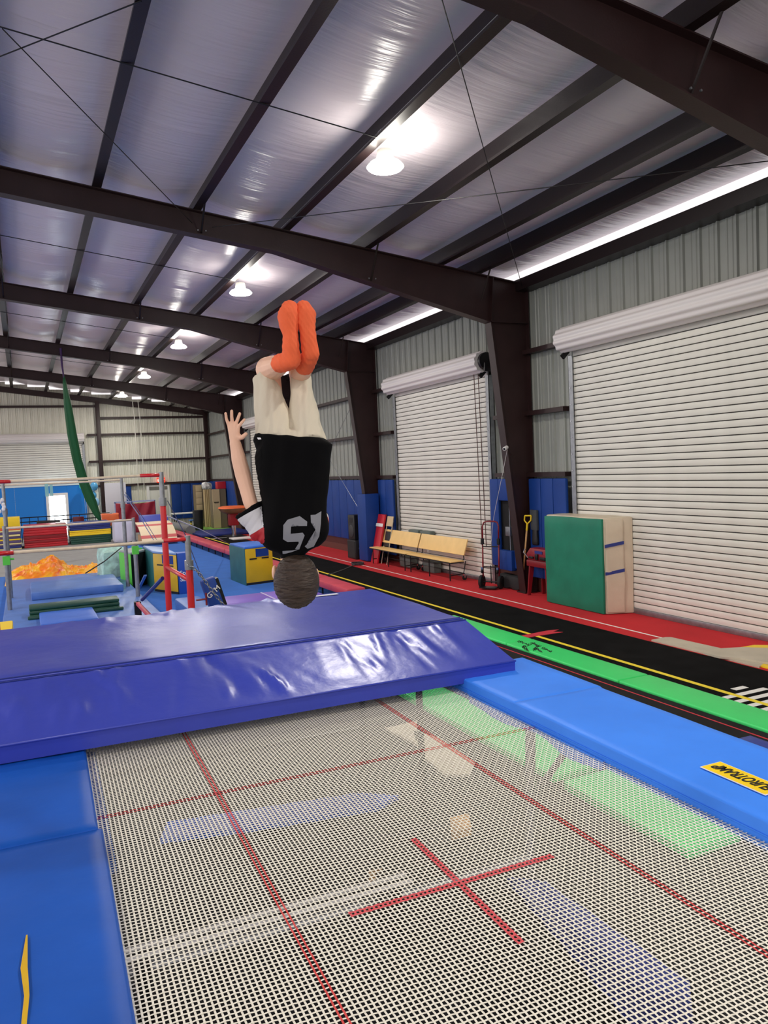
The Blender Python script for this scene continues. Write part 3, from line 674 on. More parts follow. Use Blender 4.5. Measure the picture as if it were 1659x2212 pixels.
bulged(0, 0, 0, 0, .03, 1.49, 8, .018, 7, beige, 'loose_flap', cm, .01, [(8.16, 9.483), (8.155, 9.455), (8.40, 9.34), (8.405, 9.37)])
for z in (1.05, .62): MB().prism([(8.13, 9.45, z), (8.40, 9.325, z+.05), (8.40, 9.325, z+.10), (8.13, 9.45, z+.05)], (.004, .012, 0)).build('strap', navy_v, cm)
# benches with backrest
def bench():
    t = thing('bench', 'maple cafeteria bench with backrest, farther of two at roll-up door', 'bench', (0, 0, 0), group='cafeteria benches')
    L = 2.06
    MB().box(-.02, .30, 0, L, .405, .43).build('seat', wood_y, t, local=True, bevel=.01)
    MB().box(-.025, .305, -.004, L+.004, .385, .405).build('seat_edge', blackv, t, local=True)
    bk = MB().obox((.36, L/2, .70), (.012, 0, -.004), (0, L/2, 0), (.055, 0, .165)).build('backrest', wood_y, t, local=True, bevel=.008)
    for yy in (.12, L/2, L-.12):
        MB().tube([(.02, yy, .39), (.02, yy, .01)], .014, 8).build('leg', darkmetal, t, local=True)
    for yy in (.10, L-.10):
        MB().tube([(.30, yy, .39), (.36, yy, .45), (.35, yy, .60)], .013, 8).build('back_post', darkmetal, t, local=True)
        MB().tube([(.02, yy, .12), (.34, yy, .14), (.40, yy, .40)], .012, 8).build('side_rail', darkmetal, t, local=True)
        cst = MB().cyl((.36, yy-.015, .05), (.36, yy+.015, .05), .05, 16).build('caster', rubber, t, local=True, smooth=40)
        MB().box(.34, .38, yy-.022, yy+.022, .05, .13).build('caster_fork', chrome, cst, local=True)
    MB().tube([(.36, .1, .14), (.36, L-.1, .14)], .012, 8).build('stretcher', darkmetal, t, local=True)
    return t
b1 = bench(); b1.location = (7.98, 16.12, 0)
b2 = dup(b1, (7.98, 14.0, 0), label='maple cafeteria bench with backrest, nearer of two beside hand truck')
for yy, z, lb in ((16.9, 0, 'grey plastic crate on the carpet under the farther bench'), (15.7, 0, 'grey plastic crate under the gap between benches')):
    t = thing('storage_crate', lb, 'crate', (8.42, yy, 0))
    MB().box(8.33, 8.52, yy-.28, yy+.28, 0, .22).build('body', mat('crate_grey', (108, 122, 116), .4, var=.2), t, bevel=.02); MB().box(8.31, 8.54, yy-.30, yy+.30, .22, .25).build('lid', mat('crate_lid', (70, 80, 78), .5), t, bevel=.008)
for yy, lb in ((16.55, 'grey folded tarp upright behind the farther bench back'), (15.95, 'small grey tarp bundle behind the bench gap')):
    tag(bulged(8.40, 8.54, yy-.26, yy+.26, .78, .93, 4, .01, 4, mat('tarp_grey', (92, 104, 98), .5), 'tarp', None, .03), lb, 'tarp')
# hand truck
ht = thing('hand_truck', 'red and black hand truck parked before the padding slot', 'hand truck', (8.17, 12.80, 0), math.atan2(-.32, .21))
hwid = .17
for s in (-1, 1):
    MB().tube([(s*hwid, 0, .22), (s*hwid, .03, .95)], .016, 10).build('rail', crimson_m, ht, local=True, smooth=True)
    w_ = MB().cyl((s*.20-.03, 0, .13), (s*.20+.03, 0, .13), .13, 24).build('wheel', rubber, ht, local=True, bevel=.02)
    MB().cyl((s*.20-.034, 0, .13), (s*.20+.034, 0, .13), .06, 16).build('hub', darkmetal, w_, local=True)
    MB().box(s*hwid-.025, s*hwid+.025, -.01, .05, .86, .98).build('clamp', rubber, ht, local=True, bevel=.008)
    cc = MB().cyl((s*.16-.012, -.06, .34), (s*.16+.012, -.06, .34), .04, 12).build('caster', rubber, ht, local=True); MB().box(s*.16-.02, s*.16+.02, -.07, -.03, .34, .42).build('caster_fork', chrome, cc, local=True)
hp = [(-hwid, .03, .95), (-hwid, .05, 1.22), (-hwid+.03, .06, 1.29), (-hwid+.09, .06, 1.31), (hwid-.09, .06, 1.31), (hwid-.03, .06, 1.29), (hwid, .05, 1.22), (hwid, .03, .95)]
MB().tube(hp, .015, 10).build('handle', crimson_m, ht, local=True, smooth=True)
for z in (.42, .82): MB().tube([(-hwid, .01, z), (hwid, .01, z)], .012, 8).build('crossbar', darkmetal, ht, local=True)
MB().tube([(-.20, 0, .13), (.20, 0, .13)], .012, 8).build('axle', darkmetal, ht, local=True)
MB().box(-.17, .17, -.22, -.0, .03, .045).build('toe_plate', darkmetal, ht, local=True)
MB().tube([(0, 0, .10), (0, 0, .45)], .012, 8).build('centre_bar', darkmetal, ht, local=True)
# broom / shovel
t = thing('shovel', 'wooden shovel pole with yellow D handle leaning by column', 'shovel', at_z(1127, 1278, 0))
a_ = at_z(1127, 1278, 0); b_ = at_y(1139, 1132, 11.80); MB().tube([a_, b_], .017, 10).build('pole', wood, t, smooth=True)
d_ = (b_-a_).normalized(); sd = Vector((.62, -.78, 0))
hnd = MB().tube([b_-d_*.12, b_+d_*.02], .02, 8).tube([b_+d_*.0, b_+d_*.07+sd*.06, b_+d_*.16+sd*.06], .013, 8).tube([b_, b_+d_*.07-sd*.06, b_+d_*.16-sd*.06], .013, 8).tube([b_+d_*.16+sd*.06, b_+d_*.16-sd*.06], .014, 8)
hnd.build('grip', yellow_m, t)
# work gloves hung on the pad
gl = thing('work_gloves', 'dark grey work gloves hanging on blue pad behind the shovel', 'gloves', (8.42, 11.7, 1.0))
bulged(8.40, 8.455, 11.58, 11.78, 1.18, 1.56, 5, .012, 3, mat('glove_grey', (62, 66, 70), .9), 'glove', gl, .02); bulged(8.41, 8.455, 11.60, 11.74, .92, 1.20, 4, .012, 6, blackv, 'glove_cuff', gl, .02)
# red machine on legs
t = thing('red_machine', 'crimson workshop machine on splayed legs half behind crash mat', 'machine', (8.36, 11.55, 0))
for xx, yy, dx in ((8.22, 11.86, .04), (8.50, 11.80, -.02), (8.24, 11.30, .04), (8.50, 11.30, -.02)):
    MB().prism([(xx-.03, yy, 0), (xx+.03, yy, 0), (xx+dx+.05, yy-.06*(1 if yy > 11.5 else -1), .56), (xx+dx-.05, yy-.06*(1 if yy > 11.5 else -1), .56)], (0, .03, 0)).build('leg', crimson_m, t)
MB().box(8.20, 8.52, 11.22, 11.90, .54, .66).build('tray', crimson_m, t, bevel=.02)
MB().prism([(8.20, 11.84, .66), (8.20, 11.90, .76), (8.20, 11.78, .88), (8.20, 11.25, .88), (8.20, 11.25, .66)], (.28, 0, 0)).build('body', mat('machine_red', (140, 24, 38), .4), t, bevel=.02)
for q, (ya, yb, za, zb2) in enumerate(((11.30, 11.46, .68, .74), (11.52, 11.60, .68, .78), (11.66, 11.78, .69, .73))): MB().box(8.17, 8.20, ya, yb, za, zb2).build('fitting', darkmetal, t, bevel=.008)
MB().tube([(8.18, 11.82, .70), (8.12, 11.86, .80), (8.14, 11.84, .86)], .012, 8).build('lever', galv, t)
MB().box(8.19, 8.20, 11.4, 11.62, .79, .84).build('dark_panel', navy_v, t)
for ch_ in t.children: ch_.location += Vector((.06, -.16, 0))
# black duffel bag
db = bulged(8.36, 8.60, 12.16, 12.92, 0, .28, 8, .03, 11, mat('bag_black', (34, 34, 36), .8), 'duffel_bag', None, .07)
tag(db, 'black crumpled duffel bag on red carpet behind hand truck', 'bag')
# speaker and subwoofer
t = thing('subwoofer', 'black subwoofer cabinet standing on red carpet beside column pad', 'subwoofer', (8.2, 19.5, 0))
MB().box(8.0, 8.42, 19.2, 19.78, .01, .52).build('cabinet', blackv, t, bevel=.015)
MB().box(7.992, 8.0, 19.24, 19.74, .05, .48).build('grille', mat('grille', (32, 32, 33), .8), t); MB().box(8.1, 8.3, 19.19, 19.2, .28, .32).build('handle_cup', galv, t)
t = thing('loudspeaker', 'black loudspeaker on top of the subwoofer', 'loudspeaker', (8.2, 19.5, .52))
MB().prism([(8.02, 19.26, .52), (8.38, 19.36, .52), (8.38, 19.62, .52), (8.02, 19.72, .52)], (0, 0, .68)).build('cabinet', blackv, t, bevel=.03)
MB().cyl((8.025, 19.49, .76), (8.01, 19.49, .76), .17, 24).build('woofer', mat('cone_grey', (52, 52, 54), .5), t, bevel=.006)
MB().prism([(8.015, 19.40, 1.0), (8.015, 19.58, 1.0), (8.015, 19.62, 1.13), (8.015, 19.36, 1.13)], (.01, 0, 0)).build('horn', darkmetal, t)
# red folded panel leaning
t = thing('red_panel_mat', 'red panel mat with white band leaning beside column pad', 'mat', (8.25, 18.3, 0))
MB().prism([(8.08, 18.42, 0), (8.13, 18.42, 0), (8.42, 18.42, 1.24), (8.36, 18.42, 1.24)], (0, -.40, 0)).build('panel', red_v, t, bevel=.012)
MB().prism([(8.275, 18.425, .93), (8.285, 18.425, .93), (8.305, 18.425, 1.01), (8.295, 18.425, 1.01)], (0, -.41, 0)).build('white_band', white, t)
t = thing('folding_chair', 'tan folding chair folded flat against the red panel mat', 'chair', (8.4, 17.85, 0))
MB().prism([(8.36, 17.98, .95), (8.38, 17.98, .95), (8.44, 17.98, 1.2), (8.42, 17.98, 1.2)], (0, -.34, 0)).build('backrest', mat('chair_tan', (214, 190, 150), .6), t, bevel=.006)
for yy in (17.64, 17.96): MB().tube([(8.18, yy, .0), (8.41, yy, 1.1)], .012, 8).build('leg', beige_mat, t)
MB().prism([(8.26, 17.96, .45), (8.28, 17.96, .45), (8.36, 17.96, .82), (8.34, 17.96, .82)], (0, -.3, 0)).build('seat', blackv, t, bevel=.006)
# camera on column + cable
t = thing('security_camera', 'small white camera on the maroon column with hanging wire', 'camera', (8.05, 11.9, 2.6))
MB().cyl((8.02, 11.88, 2.72), (7.92, 11.82, 2.69), .035, 12).build('body', white, t, bevel=.006); MB().cyl((7.93, 11.826, 2.693), (7.915, 11.815, 2.688), .022, 12).build('lens', blackv, t)
MB().tube([(8.04, 11.9, 2.68), (8.07, 12.1, 2.3), (8.2, 12.6, 1.6), (8.26, 12.8, 1.3), (8.3, 12.95, .9)], .004, 5).build('wire', white, t)
# cable coil and cord
cc = []
for i in range(70): a = i*.5; cc.append((7.62+math.cos(a)*(.16+.03*math.sin(i)), 18.2+math.sin(a)*(.22+.03*math.cos(i*1.3)), .012+.0006*i))
tag(MB().tube(cc, .008, 5).build('cable_coil', mat('cable_dark', (60, 58, 62), .6)), 'dark coiled cable at the runway edge near the speaker', 'cable')
tag(MB().tube([(7.5, 18.1, .02), (6.9, 17.4, .02), (6.4, 16.9, .02), (5.9, 16.6, .02)], .012, 6).build('extension_cord', mat('cord_grey', (90, 90, 90), .7)), 'grey cord lying across the black runway from cable coil', 'cord')
# beige mats and yellow shapes at the right edge
def fp(name, px, z0, z1, m_, label, cat):
    o_ = MB().prism([at_z(a, b, z1) for a, b in px], (0, 0, z0-z1)).build(name, m_); return tag(o_, label, cat)
fp('beige_strip', [(1407, 1382), (1438, 1376), (1449, 1376), (1557, 1400), (1660, 1425), (1640, 1440), (1517, 1409)], .001, .02, beige_mat, 'beige carpet strip on red carpet next to black runway', 'carpet strip')
fp('beige_mat', [(1519, 1409), (1559, 1400), (1603, 1398), (1680, 1400), (1760, 1412), (1760, 1450), (1659, 1431), (1600, 1421), (1553, 1418)], .021, .045, beige_mat, 'rumpled beige mat overlapping the beige strip at right', 'mat')
fp('yellow_mat', [(1575, 1402), (1629, 1393), (1760, 1395), (1760, 1462), (1660, 1442), (1572, 1421), (1600, 1412)], .001, .019, yellow_m, 'yellow mat peeking out under the rumpled beige mat', 'mat')

# ================================================================ LEFT / FAR EQUIPMENT
def uneven_bars(name, label, X0, X1, yl, zl, yh, zh, lower_m, upper_m, sleeve_m, split_h, split_l, r=.045):
    t = thing(name, label, 'uneven bars', ((X0+X1)/2, (yl+yh)/2, 0))
    for y_, z_, tg in ((yl, zl, 'low'), (yh, zh, 'high')):
        b = MB().tube([(X0+.02, y_, z_), ((X0+X1)/2, y_, z_-.012), (X1-.02, y_, z_)], .021, 12).build(tg+'_rail', chalk, t, smooth=True)
        if sleeve_m:
            for xa, xb in ((X0, X0+.30), (X1-.30, X1)): MB().tube([(xa, y_, z_), (xb, y_, z_-.004)], .027, 12).build('sleeve', sleeve_m, b, smooth=True)
    for xx in (X0, X1):
        for y_, z_, sp in ((yl, zl, split_l), (yh, zh, split_h)):
            up = MB().tube([(xx, y_, sp), (xx, y_, z_+.04)], r*.8, 14).build('upper_post', upper_m, t, smooth=40)
            MB().tube([(xx, y_, sp-.06), (xx, y_, sp+.06)], r*1.25, 14).build('collar', galv, up, smooth=40)
            MB().tube([(xx, y_, .03), (xx, y_, sp)], r, 14).build('lower_post', lower_m, t, smooth=40)
        MB().box(xx-.06, xx+.06, min(yl, yh)-.5, max(yl, yh)+.5, 0, .06).build('base_rail', darkmetal, t, bevel=.01)
    return t
ub = uneven_bars('uneven_bars', 'red-posted uneven bars just behind the indigo mattress', -.45, 1.86, 10.02, 1.655, 11.8, 2.49, red_metal, galv, red_metal, 2.09, 1.32)
for xx in (1.86, -.45): MB().tube([(xx, 10.02, 1.12), (xx, 11.8, 1.12)], .03, 10).build('spreader', red_metal, ub, smooth=True)
MB().tube([(1.80, 11.85, .95), (1.62, 12.9, .5)], .03, 8).build('diagonal_brace', navy_v, ub)
MB().box(1.52, 1.58, 10.9, 13.0, .42, .47).build('foot_rail', pink_red, ub, bevel=.01); MB().box(1.50, 1.60, 12.9, 13.0, .0, .47).build('foot_post', darkmetal, ub)
MB().box(1.46, 1.64, 10.6, 13.2, .0, .08).build('foot_base', galv, ub, bevel=.01)
MB().tube([(1.92, 10.0, .86), (2.05, 10.0, .86)], .012, 8).tube([(2.05, 10.0, .78), (2.05, 10.0, .94)], .012, 8).build('lock_handle', crimson_m, ub)
def strap(pts, r, label, m_, name='tension_cable'): tag(MB().tube(pts, r, 6).build(name, m_), label, 'cable')
pA = at_y(362, 1082, 11.8); pB = at_z(560, 1330, 0)
strap([pA, at_y(400, 1155, 12.4), Vector((2.9, 13.4, .02))], .008, 'steel tension cable from the red high post to the floor', galv)
strap([at_y(362, 1115, 11.8), at_y(400, 1130, 14.5), at_y(432, 1143, 17.5), at_z(497, 1176, .02)], .010, 'white strap trailing from red post over to the runway', white)
p1 = at_y(268, 1067, 17.3); strap([p1, at_y(300, 1113, 19.5), at_z(335, 1172, .05)], .012, 'white tension strap slanting from grey high post', white)
strap([at_y(271, 1064, 17.3), at_y(308, 1117, 19.5), at_z(342, 1172, .05)], .008, 'second thin tension strap beside the white one', galv)
strap([at_y(262, 1183, 15.7), at_y(225, 1213, 15.2), at_y(185, 1238, 14.8)], .012, 'black webbing strap hanging across the orange heap', blackv)
# chain with links
ch = thing('chain', 'heavy steel chain hanging from low bar post over blue sleeve', 'chain', (2.2, 10.0, .6))
cp = [Vector(at_y(a, b, 9.96)) for a, b in ((409, 1222), (425, 1233), (437, 1247), (448, 1262), (457, 1275), (467, 1287), (477, 1300), (490, 1318))]
tot = sum((cp[i+1]-cp[i]).length for i in range(len(cp)-1)); ln = .062; nlk = int(tot/ln)
lk = MB().tube([(.017*math.cos(a), .038*math.sin(a), 0) for a in np.linspace(0, 2*math.pi, 15)], .0065, 6).mesh('link'); lk.materials.append(galv); shade(lk, 180)
for i in range(nlk):
    s_ = i*ln; q = 0
    while q < len(cp)-2 and s_ > (cp[q+1]-cp[q]).length: s_ -= (cp[q+1]-cp[q]).length; q += 1
    d = (cp[q+1]-cp[q]).normalized(); p = cp[q]+d*s_
    R_ = d.to_track_quat('Y', 'Z').to_euler(); rr = (d.to_track_quat('Y', 'Z') @ Euler((0, math.pi/2*(i % 2)+.5, 0)).to_quaternion()).to_euler()
    link(lk, 'link', ch, p-Vector(ch.location), rr)
gp = thing('strut_sleeve', 'navy blue padded sleeve lettered GYM leaning beside the bars', 'padding', (2.35, 10.1, .1))
q0, q1 = Vector(at_y(447, 1250, 10.15)), Vector(at_y(480, 1345, 10.15))
ax = (q1-q0).normalized(); rt_ = Vector((0, 1, 0)).cross(ax).normalized()
MB().obox((q0+q1)/2, rt_*.095, Vector((0, .07, 0)), ax*((q1-q0).length/2)).build('sleeve', mat('sleeve_blue', (16, 62, 150), .5), gp, bevel=.03)
MB().obox((q0+q1)/2+rt_*(-.10), rt_*.03, Vector((0, .06, 0)), ax*((q1-q0).length/2-.03)).build('inner_strut', darkmetal, gp)
def facing_text(body, size, p, xdir, ydir, m_, parent, name='lettering'):
    me = text_mesh(body, size, name); me.materials.append(m_); x_ = Vector(xdir).normalized(); y_ = (Vector(ydir)-x_*x_.dot(Vector(ydir))).normalized(); z_ = x_.cross(y_)
    o_ = link(me, name, parent, Vector(p)-base_of(parent)); o_.rotation_euler = Matrix((x_, y_, z_)).transposed().to_euler(); return o_
if True:
    pt_ = Vector(at_y(452, 1294, 10.07)); facing_text('GYM', .095, pt_, -rt_*.8-ax*.35, -ax+rt_*.3, white, gp)
# second bars (grey)
uneven_bars('uneven_bars', 'grey steel uneven bars over the blue landing mats', -.36, 1.90, 15.7, 1.65, 17.3, 2.43, galv, galv, None, 1.9, 1.2, r=.040)
for xx, lb in ((1.90, 'lime green clamp on right grey post'), (-.36, 'lime green clamp on left grey post')):
    tag(MB().box(xx-.06, xx+.06, 15.64, 15.76, .98, 1.14).tube([(xx+.05, 15.7, 1.08), (xx+.13, 15.7, 1.08)], .018, 8).build('clamp', lime), lb, 'clamp')
t = thing('floor_strut', 'pale blue diagonal strut at foot of right grey post', 'strut', (1.97, 15.9, 0)); MB().bar(at_z(297, 1278, .02), at_y(314, 1243, 15.8), .05, .03).build('bar', land_blue, t)
t = thing('hand_grips', 'white chalky hand grips hanging on left grey post', 'grips', at_y(4, 1100, 17.2)); g_ = MB()
for q in range(6): g_.ball(at_y(3+rng.uniform(-4, 6), 1080+q*5, 17.2), .035, 8, 6, (1, .6, 1.3))
g_.build('grip', white, t, smooth=True)
t = thing('hanging_tag', 'clear plastic tags hanging from the grey high bar', 'tag', at_y(54, 1062, 17.25)); MB().box(*[v for v in (.40, .47, 17.24, 17.26, 2.16, 2.42)]).box(.49, .55, 17.23, 17.25, 2.10, 2.40).build('tag_sheet', mat('clear_tag', (150, 210, 205), .2, alpha=.6), t)
# landing mats
def slabpx(name, corners, z0, z1, m_, label, cat='mat', bev=.03, amp=.006, n=6, seed=1):
    p = [at_z(a, b, z1) for a, b in corners]; xs_ = [q.x for q in p]; ys_ = [q.y for q in p]
    x0, x1 = (p[0].x+p[3].x)/2, (p[1].x+p[2].x)/2; y0, y1 = (p[2].y+p[3].y)/2, (p[0].y+p[1].y)/2
    return tag(bulged(x0, x1, y0, y1, z0, z1, n, amp, seed, m_, name, None, bev), label, cat)
strip('landing_mat', land_blue, -.46, 2.0, 12.4, 20.5, 0, .15, 'wide worn blue landing mat under the grey bars', 'mat', .03)
slabpx('landing_mat', [(66, 1260), (246, 1236), (262, 1263), (66, 1281)], .151, .30, land_blue, 'thick blue crash cushion before the orange fabric heap', seed=4)
gf = thing('folding_mat', 'dark green folding mat lying folded on the landing mat', 'mat', (.75, 15.9, .15))
gx0, gx1 = at_z(62, 1304, .34).x, at_z(250, 1283, .34).x; gy = at_z(150, 1300, .34).y
for q in range(3): MB().box(gx0, gx1, gy-.24+.03*q, gy+.24, .152+q*.062, .21+q*.062).build('panel', green_dk, gf, bevel=.02)
MB().box(gx0-.03, gx1+.05, gy-.36, gy-.26, .152, .205).build('panel', green_dk, gf, bevel=.02)
slabpx('panel_mat', [(82, 1314), (196, 1303), (213, 1333), (88, 1349)], .151, .24, mat('panel_blue', (70, 116, 214), .45, bump=.2, bscale=10), 'bright blue square panel mat nearest on the landing mat', seed=8)
t = thing('foam_block', 'yellow topped navy foam block at the left edge', 'block', (-.6, 12.6, 0))
MB().box(-.75, -.268, 12.0, 12.9, .01, .16).build('base', navy_v, t, bevel=.02); MB().box(-.75, -.268, 12.0, 12.9, .161, .40).build('top', yellow_m, t, bevel=.02)
# orange heap
hx = np.linspace(-.55, 2.15, 130); hy = np.linspace(20.55, 22.7, 110)
def heap(u, v):
    U_ = (u+.55)/2.7; V_ = (v-20.55)/2.15
    env = max(0, math.sin(math.pi*min(1, max(0, U_)))**.5)*max(0, math.sin(math.pi*V_))**.45
    s_ = min(1, max(0, (U_-.38)/.2)); s_ = s_*s_*(3-2*s_); hgt = .60 - .26*s_ + .06*math.sin(U_*17)
    nz = float(noise2(np.array(u*4.+v*2), np.array(v*5.-u*2), 31, 5))
    rg = abs(float(noise2(np.array(u*3.), np.array(v*3.), 33, 4)))
    return (u, v, max(.012, env*(hgt + .05*nz - .10*rg - .07*abs(math.sin(u*7+v*4+nz*2.5)) - .05*abs(math.sin(u*11-v*9+rg*6)) - .03*abs(math.sin(u*23+v*5+nz*3)))))
hm = bpy.data.materials.new('parachute_fabric'); hm.use_nodes = True; nt = hm.node_tree; b_ = nt.nodes['Principled BSDF']; b_.inputs['Roughness'].default_value = .45
n_ = nt.nodes.new('ShaderNodeTexNoise'); n_.inputs['Scale'].default_value = 2.6; n_.inputs['Distortion'].default_value = 1.2; rp_ = nt.nodes.new('ShaderNodeValToRGB'); tcn = nt.nodes.new('ShaderNodeTexCoord')
for e_, (ps, cl) in zip((0, 1), ((.28, (222, 60, 50)), (.36, (240, 118, 24)))): rp_.color_ramp.elements[e_].position = ps; rp_.color_ramp.elements[e_].color = (*lin(cl), 1)
for ps, cl in ((.46, (247, 146, 20)), (.60, (250, 186, 34))): e_ = rp_.color_ramp.elements.new(ps); e_.color = (*lin(cl), 1)
nt.links.new(tcn.outputs['Object'], n_.inputs['Vector']); nt.links.new(n_.outputs['Fac'], rp_.inputs[0]); nt.links.new(rp_.outputs[0], b_.inputs['Base Color'])
tag(grid_sheet(hx, hy, heap).build('fabric_heap', hm, smooth=True), 'crumpled orange and yellow fabric heap behind landing mats', 'fabric')
# stacks of folded mats
def stack(label, x0, x1, y0, y1, layers):
    t = thing('mat_stack', label, 'mat stack', ((x0+x1)/2, (y0+y1)/2, 0), group='folded mat stacks'); z = .005
    for h, m_ in layers:
        MB().box(x0+random.uniform(0, .04), x1-random.uniform(0, .03), y0+random.uniform(0, .05), y1, z, z+h-.004).build('folded_mat', m_, t, bevel=.015); z += h
mul = mat('mauve_vinyl', (92, 76, 120), .5); cream = mat('cream_vinyl', (240, 226, 160), .5); dkred = mat('dark_red_vinyl', (150, 20, 34), .45)
stack('stack of folded mats with yellow top at left', -1.5, -.18, 31.8, 33.2, [(.05, cream), (.09, navy_v), (.05, mul), (.05, cream), (.10, mul), (.06, yellow_m), (.09, mul), (.07, cream), (.10, mul), (.06, cream), (.09, orange_v), (.05, yellow_m), (.32, yellow_m)])
stack('stack of red folded mats, middle of three stacks', -.12, 1.44, 32.0, 33.4, [(.09, red_v), (.07, red_v), (.10, dkred), (.06, red_v), (.13, dkred), (.09, red_v), (.10, red_v), (.09, red_v), (.10, red_v)])
stack('stack of green, yellow and navy folded mats, right of three', 1.50, 3.02, 32.0, 33.4, [(.07, green_dk), (.08, green_dk), (.08, green_dk), (.09, green_dk), (.08, yellow_m), (.07, yellow_m), (.06, yellow_m), (.07, navy_v), (.07, navy_v), (.08, navy_v), (.07, navy_v)])
tag(MB().box(1.06, 1.40, 32.2, 33.0, .84, .87).build('paper_sheet', white, bevel=.005), 'white sheet lying on the red mat stack', 'paper')
# black rail fence with things behind
rf = thing('rail_fence', 'low black metal railing in front of blue partition', 'railing', (1, 35.2, 0))
for z in (1.02, .84, .60): MB().tube([(-2.5, 35.2, z), (3.3, 35.2, z)], .022, 6).build('rail', darkmetal, rf)
for x in np.arange(-2.4, 3.4, .32): MB().tube([(x, 35.2, 0), (x, 35.2, 1.0)], .014, 6).build('baluster', darkmetal, rf)
tag(bulged(.42, 1.30, 34.3, 34.9, .0, .88, 5, .015, 4, blackv, 'equipment_bag', None, .06), 'black bag bulk in front of railing behind red stack', 'bag')
tag(MB().tube([(2.0, 34.6, 0), (2.0, 34.6, .5), (2.0, 34.6, .95)], [.22, .25, .22], 20).build('barrel', mat('maroon_plastic', (110, 36, 44), .5), smooth=40), 'maroon barrel behind the red mat stack', 'barrel')
# aerial silk
sk = thing('aerial_silk', 'green aerial silk hanging by a purple strap from the rafter', 'aerial silk', at_y(210, 1115, 26.5))
pS = [at_y(131, 752, 25.6), at_y(134, 790, 25.6), at_y(138, 816, 25.6)]
MB().tube(pS, [.035, .03, .02], 8).build('strap', mat('purple_strap', (66, 34, 92), .6), sk)
rings = []
for (px, py, yy, rx, ry) in ((138, 812, 25.6, .02, .02), (140, 830, 25.6, .05, .03), (147, 880, 25.7, .10, .05), (156, 940, 25.9, .12, .06), (166, 990, 26.1, .12, .06), (180, 1040, 26.3, .13, .05), (196, 1080, 26.4, .14, .06), (210, 1112, 26.5, .09, .06), (216, 1124, 26.5, .04, .04)):
    c_ = at_y(px, py, yy); N_ = 22
    rings.append([c_ + Vector((math.cos(2*math.pi*k/N_)*rx*(1+.22*math.sin(5*2*math.pi*k/N_)), math.sin(2*math.pi*k/N_)*ry*(1+.22*math.cos(5*2*math.pi*k/N_)), 0)) for k in range(N_)])
MB().loft(rings).build('fabric', mat('silk_green', (14, 88, 46), .5, bump=.2, bscale=20), sk, smooth=True)
# board, red drape, balloons and toys
t = thing('white_board', 'tall white board panel standing before the end wall', 'board', (3.5, 36.2, 0)); MB().box(3.25, 4.15, 36.2, 36.25, .2, 2.28).build('panel', mat('panel_greywhite', (222, 224, 232), .5), t, bevel=.01)
MB().box(3.3, 3.4, 36.0, 36.5, 0, .2).box(4.0, 4.1, 36.0, 36.5, 0, .2).build('feet', darkmetal, t)
dr = thing('draped_frame', 'dark red cloth draped over a frame', 'drape', (4.2, 34.8, 0))
gd = grid_sheet(np.linspace(3.52, 5.15, 40), np.linspace(0, 1, 24), lambda u, v: (u, 34.75 - .12*v + .05*math.sin(u*6+v*3)+.03*math.sin((u+v*.5)*15), 1.42*(1-v)+.12*v - .06*math.sin((u-3.5)/1.65*math.pi)*(1-v)))
go = gd.build('cloth', mat('drape_red', (150, 22, 48), .6), dr, smooth=True); md = go.modifiers.new('s', 'SOLIDIFY'); md.thickness = .02
MB().box(3.48, 5.18, 34.80, 34.86, 1.42, 1.48).box(3.48, 3.54, 34.80, 34.86, 0, 1.45).box(5.12, 5.18, 34.80, 34.86, 0, 1.45).build('frame', mat('pale_frame', (170, 186, 226), .5), dr)
tag(bulged(2.85, 3.55, 33.8, 34.2, .55, 1.02, 4, .03, 8, orange_v, 'orange_cushion', None, .06), 'orange cushion leaning beside the red drape', 'cushion')
tag(bulged(2.75, 3.6, 33.5, 34.1, .0, .54, 4, .02, 9, green_dk, 'toy_bin', None, .05), 'dark green bin under the orange cushion', 'bin')
bal = [mat('balloon_blue', (86, 170, 222), .25), mat('balloon_teal', (60, 214, 190), .25), mat('balloon_sky', (150, 200, 236), .25)]
for i, (px, py, q, r_, lb) in enumerate(((203, 1051, 0, .17, 'blue balloon high beside the white board'), (200, 1070, 0, .17, 'blue balloon midway beside the white board'), (205, 1085, 2, .2, 'pale blue balloon below the others beside white board'), (180, 1049, 1, .18, 'teal balloon at the partition corner'), (184, 1060, 1, .15, 'small teal balloon under the partition corner one'))):
    c_ = at_y(px, py, 36.6 if q != 1 else 37.6)
    t = thing('balloon', lb, 'balloon', c_, group='balloons by the board'); MB().ball(c_, r_, 16, 12, (1, 1, 1.12)).build('skin', bal[q], t, smooth=True); MB().tube([c_-Vector((0, 0, r_*1.1)), c_-Vector((0, 0, r_*1.3))], [.01, .025], 8).build('knot', bal[q], t); MB().tube([c_-Vector((0, 0, r_*1.25)), Vector((c_.x+.02*i, c_.y, .01))], .004, 5).build('ribbon', white, t)
# ropes and trapeze box
rs = thing('hanging_ropes', 'two pale ropes hanging from the roof near end wall', 'rope', at_y(300, 1000, 38.3))
for a, b in ((290, 300), (302, 313)): MB().tube([at_y(a-4, 866, 38.3), at_y(a, 900, 38.3), at_y(b-4, 1000, 38.3), at_y(b, 1086, 38.3)], .018, 6).build('rope', mat('rope_pale', (206, 204, 194), .8), rs)
t = thing('equipment_box', 'green box with white base hanging by pale ropes', 'box', at_y(308, 1100, 38.2)); c_ = at_y(308, 1093, 38.2); MB().box(c_.x-.22, c_.x+.22, 38.0, 38.3, c_.z-.12, c_.z+.16).build('body', mat('box_green', (60, 150, 76), .5), t, bevel=.02); MB().box(c_.x-.24, c_.x+.24, 37.98, 38.32, c_.z-.24, c_.z-.125).build('base', white, t, bevel=.02)
